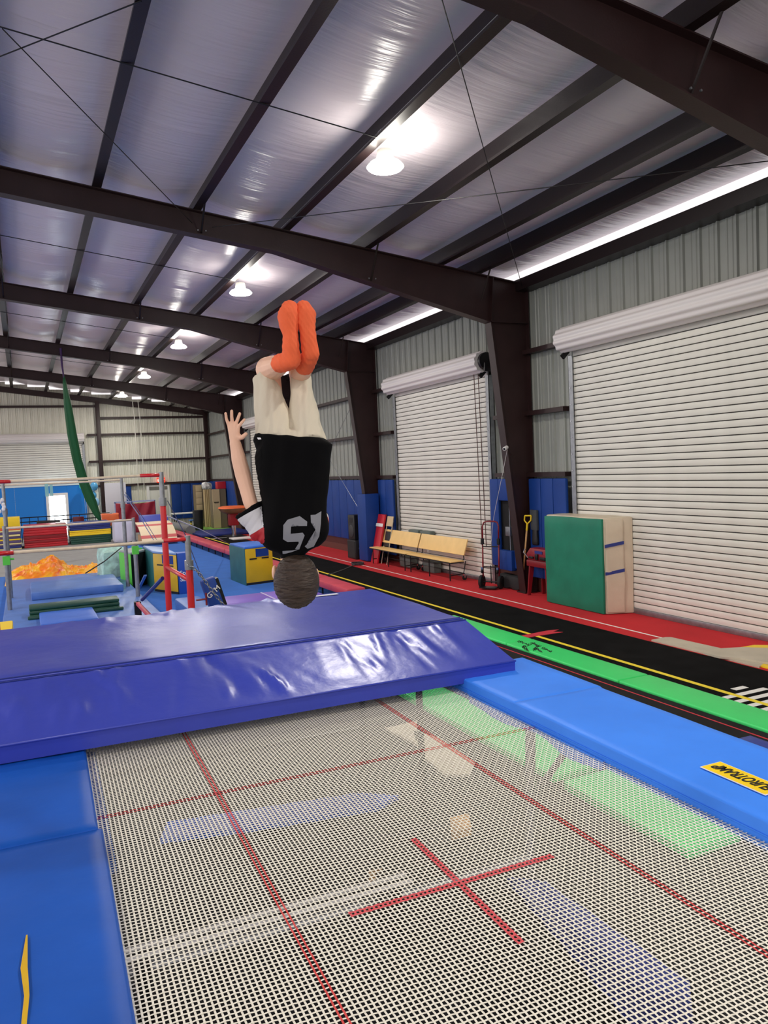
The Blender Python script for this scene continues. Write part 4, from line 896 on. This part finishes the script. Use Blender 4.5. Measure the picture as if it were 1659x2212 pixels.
# tan springboard barrel, white bag, blue wedge
tag(bulged(3.05, 3.75, 31.2, 32.0, 0, .86, 6, .04, 12, mat('white_lilac', (214, 214, 236), .6), 'laundry_bag', None, .12), 'white and lilac cloth bundle beside the mat stacks', 'bundle')
t = thing('springboard', 'cream curved springboard with faded red stripes', 'springboard', (4.2, 30.0, 0))
arc = [(math.sin(a)*1.9, math.cos(a)*1.05-.28) for a in np.linspace(-.1, 1.15, 12)]
sr_ = [[(3.75, 30.6-y_, max(.02, z_)), (5.0, 30.6-y_, max(.02, z_)), (5.0, 30.6-y_, max(.01, z_-.05)), (3.75, 30.6-y_, max(.01, z_-.05))] for y_, z_ in arc]
MB().loft(sr_).build('deck', mat('cream_board', (236, 216, 182), .55), t, smooth=40)
for lo, hi in ((4, 5), (9, 10)): MB().loft([[(3.74, 30.6-y_, max(.02, z_)+.006), (5.01, 30.6-y_, max(.02, z_)+.006), (5.01, 30.6-y_, max(.02, z_)-.01), (3.74, 30.6-y_, max(.02, z_)-.01)] for y_, z_ in arc[lo:hi+1]]).build('stripe', mat('faded_stripe', (206, 96, 96), .6), t)
MB().box(3.85, 4.9, 29.6, 30.7, .0, .3).build('base', wood, t)
t = thing('wedge_mat', 'blue wedge mat behind the red bar post', 'wedge', (5.0, 31.0, 0)); MB().prism([(4.15, 30.75, 0), (4.15, 32.6, 0), (4.15, 32.6, .95), (4.15, 31.9, .95)], (1.02, 0, 0)).build('body', mat('wedge_blue', (70, 84, 182), .45), t, bevel=.03)
t = thing('folding_table', 'white topped folding table by the end wall', 'table', (6.7, 36.6, 0)); MB().box(6.15, 7.35, 36.3, 37.0, .70, .75).build('tabletop', white, t, bevel=.01)
for xx in (6.3, 7.2):
    for yy in (36.4, 36.9): MB().tube([(xx, yy, 0), (xx, yy, .7)], .02, 8).build('leg', darkmetal, t)
t = thing('step_stool', 'low stool with yellow and black taped legs', 'stool', (7.0, 35.4, 0)); MB().box(6.68, 7.3, 35.2, 35.55, .42, .47).build('seat', land_blue, t, bevel=.01)
for xx in (6.76, 7.22):
    for q in range(5): MB().tube([(xx, 35.35, q*.084), (xx, 35.35, q*.084+.084)], .035, 8).build('leg_band', yellow_m if q % 2 else blackv, t)
tag(MB().tube([at_z(374, 1136, .2), at_z(412, 1146, .2)], .2, 14).build('rolled_mat', mat('rolled_grey', (128, 130, 132), .6), smooth=40), 'long grey rolled mat beside the far runway end', 'rolled mat')
# spotting blocks
def block(name, label, near_, right_, left_, h, front_m, side_m, top_m, slots=True, patch=None):
    p = [at_z(*near_, 0), at_z(*right_, 0), at_z(*left_, 0)]; c4 = quadbox(p, h); n0, r0, f0, l0 = c4
    t = thing(name, label, 'block', ((n0+f0)/2)); up = Vector((0, 0, 1))
    MB().prism(c4, (0, 0, h-.04)).build('body', front_m, t, bevel=.02)
    xr = (r0-n0).normalized(); xl = (l0-n0).normalized(); W = (r0-n0).length; D_ = (l0-n0).length; nf = -xl; nl = -xr
    MB().prism([n0+nl*.001, l0+nl*.001, l0+nl*.001+up*(h-.03), n0+nl*.001+up*(h-.03)], nl*.012).build('side_panel', side_m, t)
    MB().prism([q+up*(h-.039) for q in c4], (0, 0, .05)).build('top_panel', top_m, t, bevel=.015)
    if slots:
        for u in (.28, .72): MB().prism([n0+nf*.002+xr*(W*(u-.13))+up*h*.66, n0+nf*.002+xr*(W*(u+.13))+up*h*.66, n0+nf*.002+xr*(W*(u+.13))+up*(h*.66+.03), n0+nf*.002+xr*(W*(u-.13))+up*(h*.66+.03)], nf*.004).build('handle_slot', blackv, t)
    if patch: MB().prism([n0+nf*.002+xr*W*.38+up*h*.72, n0+nf*.002+xr*W*.85+up*h*.72, n0+nf*.002+xr*W*.85+up*h*.93, n0+nf*.002+xr*W*.38+up*h*.93], nf*.006).build('brand_patch', patch, t)
    MB().prism([n0+nf*.003, n0+xr*W+nf*.003, n0+xr*W+nf*.003+up*.05, n0+nf*.003+up*.05], nf*.005).build('base_trim', blackv, t)
    return t
teal = mat('teal_vinyl', (44, 118, 118), .45, bump=.3, bscale=7, var=.15)
block('spotting_block', 'green and yellow spotting block just left of the boy', (533, 1265), (592, 1257), (500, 1252), .84, yellow_v, teal, mat('block_top_blue', (60, 120, 220), .4), patch=padblue)
block('spotting_block', 'green and yellow spotting block behind the red bar posts', (335, 1277), (386, 1284), (314, 1258), .86, yellow_v, teal, mat('block_top_steel', (120, 158, 214), .4), patch=padblue)
block('foam_cube', 'lime green and black foam cube beside the orange heap', (287, 1272), (318, 1262), (262, 1264), .80, blackv, lime, mat('cube_top', (150, 160, 160), .5), slots=False)
t = thing('panel_sign', 'blue upright panel mat with white lettering behind low post', 'mat', at_z(397, 1283, 0)); c_ = at_z(397, 1283, 0)
MB().box(c_.x-.09, c_.x+.2, c_.y, c_.y+.3, 0, .86).build('panel', mat('sign_blue', (20, 78, 178), .5), t, bevel=.02)
facing_text('Sp', .13, (c_.x-.06, c_.y-.008, .40), (1, 0, 0), (0, 0, 1), white, t); facing_text('Sa', .13, (c_.x-.06, c_.y-.008, .27), (1, 0, 0), (0, 0, 1), white, t)
tag(bulged(1.55, 2.2, 19.2, 20.2, .0, .80, 5, .06, 15, mat('net_teal', (168, 208, 196), .6, var=.3, vscale=8), 'mesh_bag', None, .16), 'pale teal mesh bag slumped behind the lime cube', 'bag')
pm_x0, pm_x1 = at_z(470, 1290, .2).x, 4.95
t = thing('purple_mat', 'purple folding mat on the blue floor under the boy', 'mat', (4.0, 14.2, 0))
for q, (a, b) in enumerate(((12.6, 13.42), (13.43, 14.25))):
    for x0, x1 in ((3.05, 3.95), (3.96, 4.86)): MB().box(x0, x1, a, b, .002, .19).build('panel', purple_v, t, bevel=.02)
MB().box(3.94, 3.97, 12.6, 14.25, .188, .193).build('white_seam', mat('seam_lilac', (206, 196, 230), .5), t)
slabpx('blue_cushion', [(395, 1293), (440, 1285), (462, 1320), (405, 1330)], .001, .22, land_blue, 'pale blue cushion mat by the low bar post foot', seed=17)
# red side pads of the far runway
rpd = thing('runway_side_pads', 'row of faded red pads along left edge of black runway', 'pad row', (5.3, 20, 0))
yy = 13.0
while yy < 33:
    MB().box(5.20, 5.58, yy, yy+1.86, .14, .27).build('pad', pink_red, rpd, bevel=.03)
    MB().box(5.24, 5.27, yy+.4, yy+.43, 0, .14).build('support', darkmetal, rpd); MB().box(5.24, 5.27, yy+1.4, yy+1.43, 0, .14).build('support', darkmetal, rpd); yy += 1.9
# vault table
t = thing('vault_table', 'vault table with orange padded top on a red pedestal', 'vault table', (7.3, 29.8, 0))
vt = []
for z, sx, sy in ((.92, .30, .42), (1.0, .44, .55), (1.12, .52, .62), (1.17, .50, .60)):
    vt.append([(7.35+math.copysign(abs(math.cos(a))**.6, math.cos(a))*sx, 29.9+math.copysign(abs(math.sin(a))**.6, math.sin(a))*sy, z) for a in np.linspace(0, 2*math.pi, 28, endpoint=False)])
MB().loft(vt[:3]).build('apron', mat('vault_tan', (122, 92, 66), .5, var=.2), t, smooth=40)
MB().loft([[(x_, y_, z_+.002) for x_, y_, z_ in vt[2]], vt[3], [(7.35+(x_-7.35)*.8, 29.9+(y_-29.9)*.8, 1.20) for x_, y_, z_ in vt[3]]]).build('top_pad', orange_v, t, smooth=40)
MB().box(7.18, 7.52, 29.7, 30.1, .45, .95).build('pedestal_cover', dkred, t, bevel=.03); MB().tube([(7.35, 29.9, .05), (7.35, 29.9, .46)], .09, 14).build('pedestal', chrome, t, smooth=40); MB().box(7.0, 7.7, 29.3, 30.5, .0, .05).build('base', darkmetal, t, bevel=.01)
tag(MB().box(6.9, 8.3, 28.2, 28.9, .013, .06).build('white_mat', white, bevel=.01), 'flat white mat in front of the vault pedestal', 'mat')
tag(MB().box(6.2, 8.35, 30.6, 33.4, .013, .10).build('vault_landing_mat', navy_v, bevel=.02), 'navy landing mat under the vault table', 'mat')
# cabinets against the corner
t = thing('drawer_tower', 'beige tower of drawers in the far corner', 'drawers', (7.75, 37.6, 0)); MB().box(7.42, 7.95, 37.3, 37.9, .0, 2.0).build('body', mat('tower_side', (128, 112, 84), .7), t, bevel=.01)
for q in range(6): MB().box(7.44, 7.72, 37.27, 37.3, .16+q*.305, .16+q*.305+.29).build('drawer', cardboard, t, bevel=.008)
t = thing('lattice_rack', 'pale lattice rack between drawers and cardboard box', 'rack', (7.8, 36.4, 0))
for q in range(5): MB().box(7.62+q*.075, 7.66+q*.075, 36.3, 36.36, .02, 1.78).build('slat', mat('rack_cream', (222, 198, 148), .6), t)
MB().box(7.60, 7.98, 36.37, 36.42, .02, 1.78).build('back', cardboard, t)
t = thing('cardboard_box', 'tall cardboard box with handwriting by the vault table', 'box', (8.1, 35.5, 0)); MB().box(7.78, 8.10, 35.25, 35.3, .02, 1.78).build('front', mat('card_front', (206, 182, 142), .8), t); MB().box(7.78, 8.40, 35.302, 35.9, .02, 1.78).build('body', mat('card_side', (120, 106, 84), .8), t)
wv = [(7.83+q*.008, 35.246, 1.18+.04*math.sin(q*1.3)+.012*math.sin(q*3.1)) for q in range(28)]; MB().tube(wv, .008, 4).build('handwriting', blackv, t)
tag(MB().box(8.05, 8.45, 35.4, 35.8, 1.79, 2.12).build('red_crate', red_v, bevel=.02), 'red crate on top of the cardboard box', 'crate')
for i, (px, py, q, lb) in enumerate(((443, 1049, 0, 'blue balloon top left over the drawers'), (449, 1044, 0, 'darker blue balloon top over the drawers'), (444, 1050+4, 2, 'pale blue balloon lowest over the drawers'))):
    c_ = at_y(px, py+1, 37.2); t = thing('balloon', lb, 'balloon', c_, group='balloons over the drawers'); MB().ball(c_, .09, 12, 10).build('skin', bal[q], t, smooth=True); MB().ball(c_-Vector((0, 0, .1)), .015, 6, 5).build('knot', bal[q], t)
pl = bulged(7.60, 8.0, 36.3, 36.6, 1.79, 2.08, 4, .06, 22, mat('plush_bw', (225, 230, 236), .8, var=.9, vscale=9), 'plush_toy', None, .1); tag(pl, 'black and white plush toy atop the lattice rack', 'toy')
tag(MB().tube([(7.0, 34.9, 0), (7.0, 34.9, .9)], [.20, .24], 16).build('trash_bin', blackv, smooth=40), 'black trash bin behind the vault table', 'bin')
# orange and blue climbing wedge by the right wall
t = thing('incline_mat', 'orange and blue incline mat standing by the right wall', 'mat', (8.2, 27.2, 0)); MB().prism([(8.38, 26.3, 0), (8.38, 28.2, 0), (8.38, 28.0, 2.15), (8.38, 27.1, 2.15)], (.12, 0, 0)).build('body', mat('incline_orange', (240, 120, 62), .5), t, bevel=.02)
MB().prism([(8.36, 26.3, .01), (8.36, 27.3, .01), (8.36, 27.1, 1.6), (8.36, 26.9, 1.6)], (.019, 0, 0)).build('blue_panel', mat('incline_blue', (70, 96, 200), .5), t)
for q in range(9): MB().box(8.345, 8.36, 26.95+q*.01, 27.12+q*.01, .7+q*.11, .76+q*.11).build('yellow_tread', yellow_v, t)
tag(MB().prism([(7.85, 28.6, .0), (8.3, 28.6, .0), (7.85, 28.6, .55)], (0, .6, 0)).build('orange_wedge', orange_v, bevel=.02), 'small orange wedge on floor right of the vault table', 'wedge')

# ================================================================ BOY MID-FLIP
BD = 2.75
def P(px, py, w=0.): return CAM + ray(px, py)*(BD-w)
def proj(p):
    v = Vector(p)-CAM; d = v.dot(fwd); return W_/2+F_*v.dot(rgt)/d, H_/2-F_*v.dot(upv)/d
boy = thing('person', 'boy in black jersey and cream shorts upside down mid-flip above trampoline', 'person', P(632, 1100))
def caps(m_, pts, seg=14):
    # chain of tapered capsules: (px, py, w, radius)
    for (a, b) in zip(pts[:-1], pts[1:]):
        pa, pb = P(*a[:3]), P(*b[:3]); m_.tube([pa, pb], [a[3], b[3]], seg)
    for a in pts: m_.ball(P(*a[:3]), a[3], seg, 10)
def ell(m_, c, rx, ry, rz_, seg=20, rings=14, R=None):
    # ellipsoid: rx across the picture, ry up the picture, rz_ towards the viewer
    rs_ = []
    for i in range(1, rings):
        a = math.pi*i/rings
        rs_.append([c + rgt*(math.sin(a)*math.cos(2*math.pi*k/seg)*rx) - fwd*(math.sin(a)*math.sin(2*math.pi*k/seg)*rz_) + upv*(math.cos(a)*ry) for k in range(seg)])
    m_.loft(rs_)
def vox(m_, size, smooth_it=4, name='skin'):
    me = m_.mesh('tmp'); o_ = bpy.data.objects.new('tmp', me); col.objects.link(o_)
    bm = bmesh.new(); bm.from_mesh(me); bmesh.ops.recalc_face_normals(bm, faces=bm.faces); bm.to_mesh(me); bm.free()
    r_ = o_.modifiers.new('r', 'REMESH'); r_.mode = 'VOXEL'; r_.voxel_size = size
    if smooth_it: s_ = o_.modifiers.new('s', 'SMOOTH'); s_.factor = .5; s_.iterations = smooth_it
    dg = bpy.context.evaluated_depsgraph_get(); dg.update()
    out = bpy.data.meshes.new_from_object(o_.evaluated_get(dg)); bpy.data.objects.remove(o_, do_unlink=True); out.name = name; out.materials.clear(); return out
def place(me, name, mats_, parent):
    me.transform(Matrix.Translation(-base_of(parent))); shade(me, 180)
    for q in mats_: me.materials.append(q)
    o_ = bpy.data.objects.new(name, me); o_.parent = parent; col.objects.link(o_); return o_
# --- skin: one continuous body
sk_ = MB()
ell(sk_, P(640, 1252, 0), .070, .082, .086)                       # skull
ell(sk_, P(634, 1232, -.035), .056, .062, .058)                   # face and jaw, away from the viewer
caps(sk_, [(636, 1172, 0, .050), (630, 1205, 0, .040), (634, 1232, 0, .044)])
caps(sk_, [(634, 1248, -.088, .012), (634, 1241, -.100, .014)], 10)   # nose
ell(sk_, P(593, 1236, -.005), .010, .026, .018, 12, 8); ell(sk_, P(683, 1242, -.01), .010, .024, .018, 12, 8)   # ears
caps(sk_, [(634, 1140, 0, .075), (634, 1060, 0, .078), (634, 985, 0, .076)])
caps(sk_, [(588, 1148, 0, .040), (634, 1148, 0, .05), (680, 1148, 0, .045)])
caps(sk_, [(572, 1142, 0, .026), (556, 1115, 0, .024), (541, 1086, -.005, .0255), (533, 1056, -.01, .0262), (525, 1026, -.012, .0285), (516, 992, -.005, .0265), (508, 956, 0, .0195)])   # near arm
caps(sk_, [(680, 1140, -.01, .036), (676, 1090, -.14, .027), (670, 1050, -.22, .029), (670, 1000, -.27, .025), (672, 950, -.30, .019)])                              # far arm
caps(sk_, [(604, 965, 0, .055), (588, 880, -.08, .042), (580, 800, -.17, .044)]); caps(sk_, [(660, 965, 0, .052), (652, 880, -.08, .038), (647, 808, -.17, .038)])
caps(sk_, [(579, 798, -.17, .047), (589, 795, -.09, .045), (600, 790, -.03, .038), (617, 782, .06, .025)])
caps(sk_, [(647, 806, -.17, .041), (650, 801, -.09, .040), (655, 794, -.04, .034), (666, 776, .045, .024)])
# hands: fingers rooted in the palm
def hand(fin, palm, name):
    m_ = sk_
    for f_, r_ in fin: caps(m_, [(*q, r_*(1-.10*i)) for i, q in enumerate(f_)], 10)
    for a, b, r1, r2 in palm: caps(m_, [(*a, r1), (*b, r2)], 12)
wr_p = (507.5, 955, 0)
hand([([(494, 918, 0), (489, 905, .004), (487.5, 893, .010)], .0064), ([(502, 915, 0), (500.5, 900, .006), (500.5, 888, .010)], .0069), ([(509, 917, .002), (514, 904, .006), (518, 893.5, .004)], .0069), ([(514.5, 923, .004), (522, 913, .010), (528, 906, .006)], .0064), ([(513, 946, .004), (523, 945, .012), (531, 938, .014)], .0092)],
     [(wr_p, (495.5, 921, 0), .018, .0075), (wr_p, (502, 918, 0), .018, .0085), (wr_p, (509, 920, .002), .018, .0085), (wr_p, (514, 926, .004), .017, .0078), ((507, 945, 0), (516, 944, .004), .016, .012), ((508, 960, 0), wr_p, .0195, .0185)], 'hand')
o_ = (672, 948, -.30)
hand([([(662, 925, -.31), (659, 912, -.32), (656, 902, -.34)], .0064), ([(668, 922, -.31), (666, 908, -.32), (663, 898, -.34)], .0069), ([(675, 922, -.31), (675, 908, -.32), (672, 898, -.34)], .0069), ([(682, 925, -.31), (684, 913, -.32), (682, 904, -.34)], .0064), ([(664, 944, -.31), (655, 938, -.32), (649, 930, -.33)], .0090)],
     [(o_, (663, 927, -.31), .018, .0095), (o_, (669, 924, -.31), .018, .0105), (o_, (676, 924, -.31), .018, .0105), (o_, (682, 927, -.31), .017, .0095), (o_, (664, 944, -.31), .017, .012)], 'hand')
body = place(vox(sk_, .0026, 2, 'body'), 'body', [skin], boy)
# face, turned away from the viewer
for px in (618, 651):
    ey = MB(); ell(ey, P(px, 1250, -.0855), .011, .007, .008, 10, 8); place(ey.mesh('eye'), 'eye', [mat('eye_white', (235, 232, 226), .25)], body)
    ir = MB(); ell(ir, P(px, 1250, -.0915), .0048, .0048, .003, 10, 8); place(ir.mesh('iris'), 'iris', [mat('iris', (60, 44, 34), .25)], body)
mo_ = MB(); ell(mo_, P(634, 1221, -.088), .020, .005, .006, 12, 8); place(mo_.mesh('mouth'), 'mouth', [mat('lip', (188, 108, 100), .45)], body)
# hair: cropped cap over crown and back of the head
hr = MB(); ell(hr, P(640.5, 1257, .012), .081, .093, .088, 36, 24); ell(hr, P(640, 1234, .028), .070, .060, .062, 28, 16); ell(hr, P(652, 1262, .0), .060, .078, .08, 24, 16)
hme = vox(hr, .0035, 3, 'hair')
c_ = np.array([v.co[:] for v in hme.vertices]); hc = np.array(P(641, 1256, .0)); dv = c_-hc
rx_, uy_, fz_ = dv@np.array(rgt), dv@np.array(upv), dv@np.array(-fwd)
ang = np.arctan2(rx_, fz_); ele = np.arctan2(uy_+.035, np.hypot(rx_, fz_))
st = np.zeros(len(c_))
for q in range(14):
    f = rng.uniform(12, 60); st += np.sin(f*ele + rng.uniform(0, 6.3) + 3*np.sin(2.5*ang+rng.uniform(0, 6)) + rng.uniform(-6, 6)*ang)/14**.5
crop_ = np.clip((-uy_+.03)/.06, .15, 1)
nr = np.array([v.normal[:] for v in hme.vertices]); c_ += nr*(st*.0015*crop_)[:, None]
hme.vertices.foreach_set('co', c_.ravel()); hme.update()
hair = place(hme, 'hair', [hair_m], boy)
# jersey
rows = [(941, 549, 700, .088, 0), (952, 548, 721, .092, 0), (972, 550, 719, .090, 0), (1000, 552, 715, .084, 0), (1040, 560, 711, .080, 0), (1080, 567, 706, .080, 0), (1105, 569, 705, .082, 0), (1130, 566, 709, .082, 0), (1150, 556, 711, .078, 0), (1166, 556, 704, .070, 0), (1180, 572, 691, .060, 0), (1190, 592, 668, .05, 0), (1199, 606, 657, .046, 0), (1208, 604, 655, .045, 0)]
rg = []
for y_, xl, xr, dp, w0 in rows:
    ring = []
    for k in range(36):
        a = 2*math.pi*k/36; ca, sa = math.cos(a), math.sin(a); ex_ = .72
        tilt = (10*ca if y_ < 960 else 0)
        ring.append(P((xl+xr)/2 + math.copysign(abs(ca)**ex_, ca)*(xr-xl)/2, y_ + tilt*.6, w0 + math.copysign(abs(sa)**ex_, sa)*dp))
    rg.append(ring)
js = MB().loft(rg)
def cone(m_, a, b, ra, rb, flat=1., seg=24):
    pa, pb = P(*a), P(*b); d = (pb-pa).normalized(); s_ = d.cross(fwd).normalized(); n_ = d.cross(s_)
    m_.loft([[p + s_*math.cos(2*math.pi*k/seg)*r_ + n_*math.sin(2*math.pi*k/seg)*r_*flat for k in range(seg)] for p, r_ in ((pa, ra), (pb, rb))])
cone(js, (572, 1160, 0), (536, 1101, 0), .040, .051, .80); cone(js, (684, 1146, 0), (685, 1118, -.12), .045, .043, .9)
jm = vox(js, .0046, 5, 'jersey')
bm = bmesh.new(); bm.from_mesh(jm)
_a0, _a1 = P(564, 1150), P(537, 1101); _ad = _a1-_a0
for t_ in (.86, .10, -.42):
    gm = [g for g in bm.verts[:]+bm.edges[:]+bm.faces[:]]; bmesh.ops.bisect_plane(bm, geom=gm, dist=1e-5, plane_co=_a0+_ad*t_, plane_no=_ad.normalized())
_s0, _s1 = P(572, 1150), P(562.2, 1080); gm = [g for g in bm.verts[:]+bm.edges[:]+bm.faces[:]]
bmesh.ops.bisect_plane(bm, geom=gm, dist=1e-5, plane_co=_s0, plane_no=(_s1-_s0).cross(fwd).normalized())
bm.to_mesh(jm); bm.free()
c_ = np.array([v.co[:] for v in jm.vertices]); nr = np.array([v.normal[:] for v in jm.vertices])
L_ = c_ - np.array(CAM); dd = L_@np.array(fwd); jx = W_/2+F_*(L_@np.array(rgt))/dd; jy = H_/2-F_*(L_@np.array(upv))/dd
wk = noise2(jx*.05, jy*.018, 41, 4)*.0045 + np.where(jx < 566, noise2(jx*.16+jy*.12, jy*.03, 44, 3)*.004, 0)
c0_ = c_.copy(); c_ += nr*wk[:, None]; jm.vertices.foreach_set('co', c_.ravel()); jm.update()
mi = []
_cn0 = np.array([p.center[:] for p in jm.polygons])
A0 = np.array((564., 1150.)); A1 = np.array((537., 1101.)); AD = A1-A0; AL = float(AD@AD)
for p in jm.polygons:
    q = np.mean([(jx[i], jy[i]) for i in p.vertices], 0); k = 0; _pc = Vector(np.mean([c0_[i] for i in p.vertices], 0)); tpar = float((_pc-_a0).dot(_ad))/_ad.length_squared
    if q[1] > 1070 and q[0] < 572 - max(0, (1150-q[1]))*.14:
        k = 0 if tpar > .86 else (1 if tpar > .10 else (2 if tpar > -.42 else 0))
    wz = BD - float((Vector(p.center)-CAM).dot(fwd))
    if q[0] > 660 and wz < -.05 and 1080 < q[1] < 1165: k = 0 if wz < -.10 else (1 if wz < -.075 else 2)
    mi.append(k)
jer = place(jm, 'jersey', [shirt_m, jersey_w, jersey_r], boy); jer.data.polygons.foreach_set('material_index', mi)
# shoulder flash of the far sleeve
# number on the back, laid onto the cloth
bw = boy.location
bvh = BVHTree.FromPolygons([tuple(v.co+bw) for v in jer.data.vertices], [tuple(p.vertices) for p in jer.data.polygons])
def decal(poly, name, m_, parent, tgt=bvh, off=.0022):
    pts = [(470+x*.1673, 870+y*.1673) for x, y in poly]
    bm = bmesh.new(); bm.faces.new([bm.verts.new((x, y, 0)) for x, y in pts]); bmesh.ops.triangulate(bm, faces=bm.faces)
    for _ in range(3): bmesh.ops.subdivide_edges(bm, edges=[e for e in bm.edges if e.calc_length() > 4], cuts=1)
    bmesh.ops.triangulate(bm, faces=bm.faces)
    for v in bm.verts:
        d = ray(v.co.x, v.co.y); h = tgt.ray_cast(CAM, d.normalized())
        v.co = (h[0] + h[1]*off) if h[0] is not None else P(v.co.x, v.co.y, .08)
    bmesh.ops.recalc_face_normals(bm, faces=bm.faces)
    me = bpy.data.meshes.new(name); bm.to_mesh(me); bm.free(); return place(me, name, [m_], parent)
decal([(905, 1510), (1060, 1462), (1158, 1535), (1155, 1590), (1045, 1592), (1040, 1560), (950, 1600), (945, 1690), (1100, 1675), (1125, 1710), (1055, 1890), (1000, 1885), (1050, 1810), (1045, 1790), (905, 1795), (845, 1760), (850, 1580)], 'number_five', print_grey, jer)
decal([(840, 1912), (960, 1903), (1050, 1888), (960, 1925), (880, 1946), (845, 1948)], 'number_five_bar', print_grey, jer)
decal([(1200, 1450), (1260, 1445), (1335, 1400), (1330, 1560), (1310, 1720), (1240, 1850), (1160, 1880), (1125, 1850), (1140, 1835), (1210, 1800), (1260, 1640), (1262, 1545), (1205, 1545)], 'number_one', print_grey, jer)
decal([(515, 448), (560, 450), (570, 470), (530, 475)], 'hem_tag', white, jer)
# shorts
so = MB()
ell(so, P(632, 962, 0), .112, .060, .080)
cone(so, (598, 962, 0), (573, 818, -.14), .072, .047, 1.0, 28); cone(so, (664, 962, 0), (649, 814, -.14), .066, .037, 1.05, 28)
sm_ = vox(so, .0045, 4, 'shorts')
c_ = np.array([v.co[:] for v in sm_.vertices]); nr = np.array([v.normal[:] for v in sm_.vertices]); L_ = c_-np.array(CAM); dd = L_@np.array(fwd); sx_ = W_/2+F_*(L_@np.array(rgt))/dd; sy_ = H_/2-F_*(L_@np.array(upv))/dd
wk = noise2(sx_*.11+sy_*.02, sy_*.022, 51, 4)*.0065 + noise2(sx_*.06-sy_*.05, sy_*.06, 53, 3)*.003
c_ += nr*wk[:, None]; sm_.vertices.foreach_set('co', c_.ravel()); sm_.update()
place(sm_, 'shorts', [shorts_m], boy)
# socks
for nm, ft in (('a', [(630, 776, .080, .033), (628, 752, .092, .029), (627, 725, .094, .027), (624, 700, .088, .034), (623, 682, .082, .038), (626, 668, .072, .031)]), ('b', [(671, 762, .066, .032), (667, 738, .074, .028), (664, 715, .076, .028), (661, 698, .070, .034), (660, 681, .064, .037), (656, 667, .054, .030)])):
    f_ = MB(); caps(f_, ft, 18)
    if nm == 'a': caps(f_, [(606, 785, .02, .034), (618, 782, .06, .033), (628, 778, .076, .033)], 16)
    else: caps(f_, [(658, 789, -.012, .036), (662, 782, .015, .033), (668, 772, .045, .031), (671, 764, .06, .031)], 16)
    fm = vox(f_, .0036, 4, 'sock')
    c_ = np.array([v.co[:] for v in fm.vertices]); nr = np.array([v.normal[:] for v in fm.vertices]); L_ = c_-np.array(CAM); dd = L_@np.array(fwd); ax_ = W_/2+F_*(L_@np.array(rgt))/dd; ay_ = H_/2-F_*(L_@np.array(upv))/dd
    c_ += nr*(.0007*np.sin((ay_*.55-ax_*.85)*.75 + 1.2*noise2(ax_*.1, ay_*.05, 61)) + noise2(ax_*.12, ay_*.06, 62, 3)*.0012)[:, None]; fm.vertices.foreach_set('co', c_.ravel()); fm.update()
    place(fm, 'sock', [sock_m], boy)
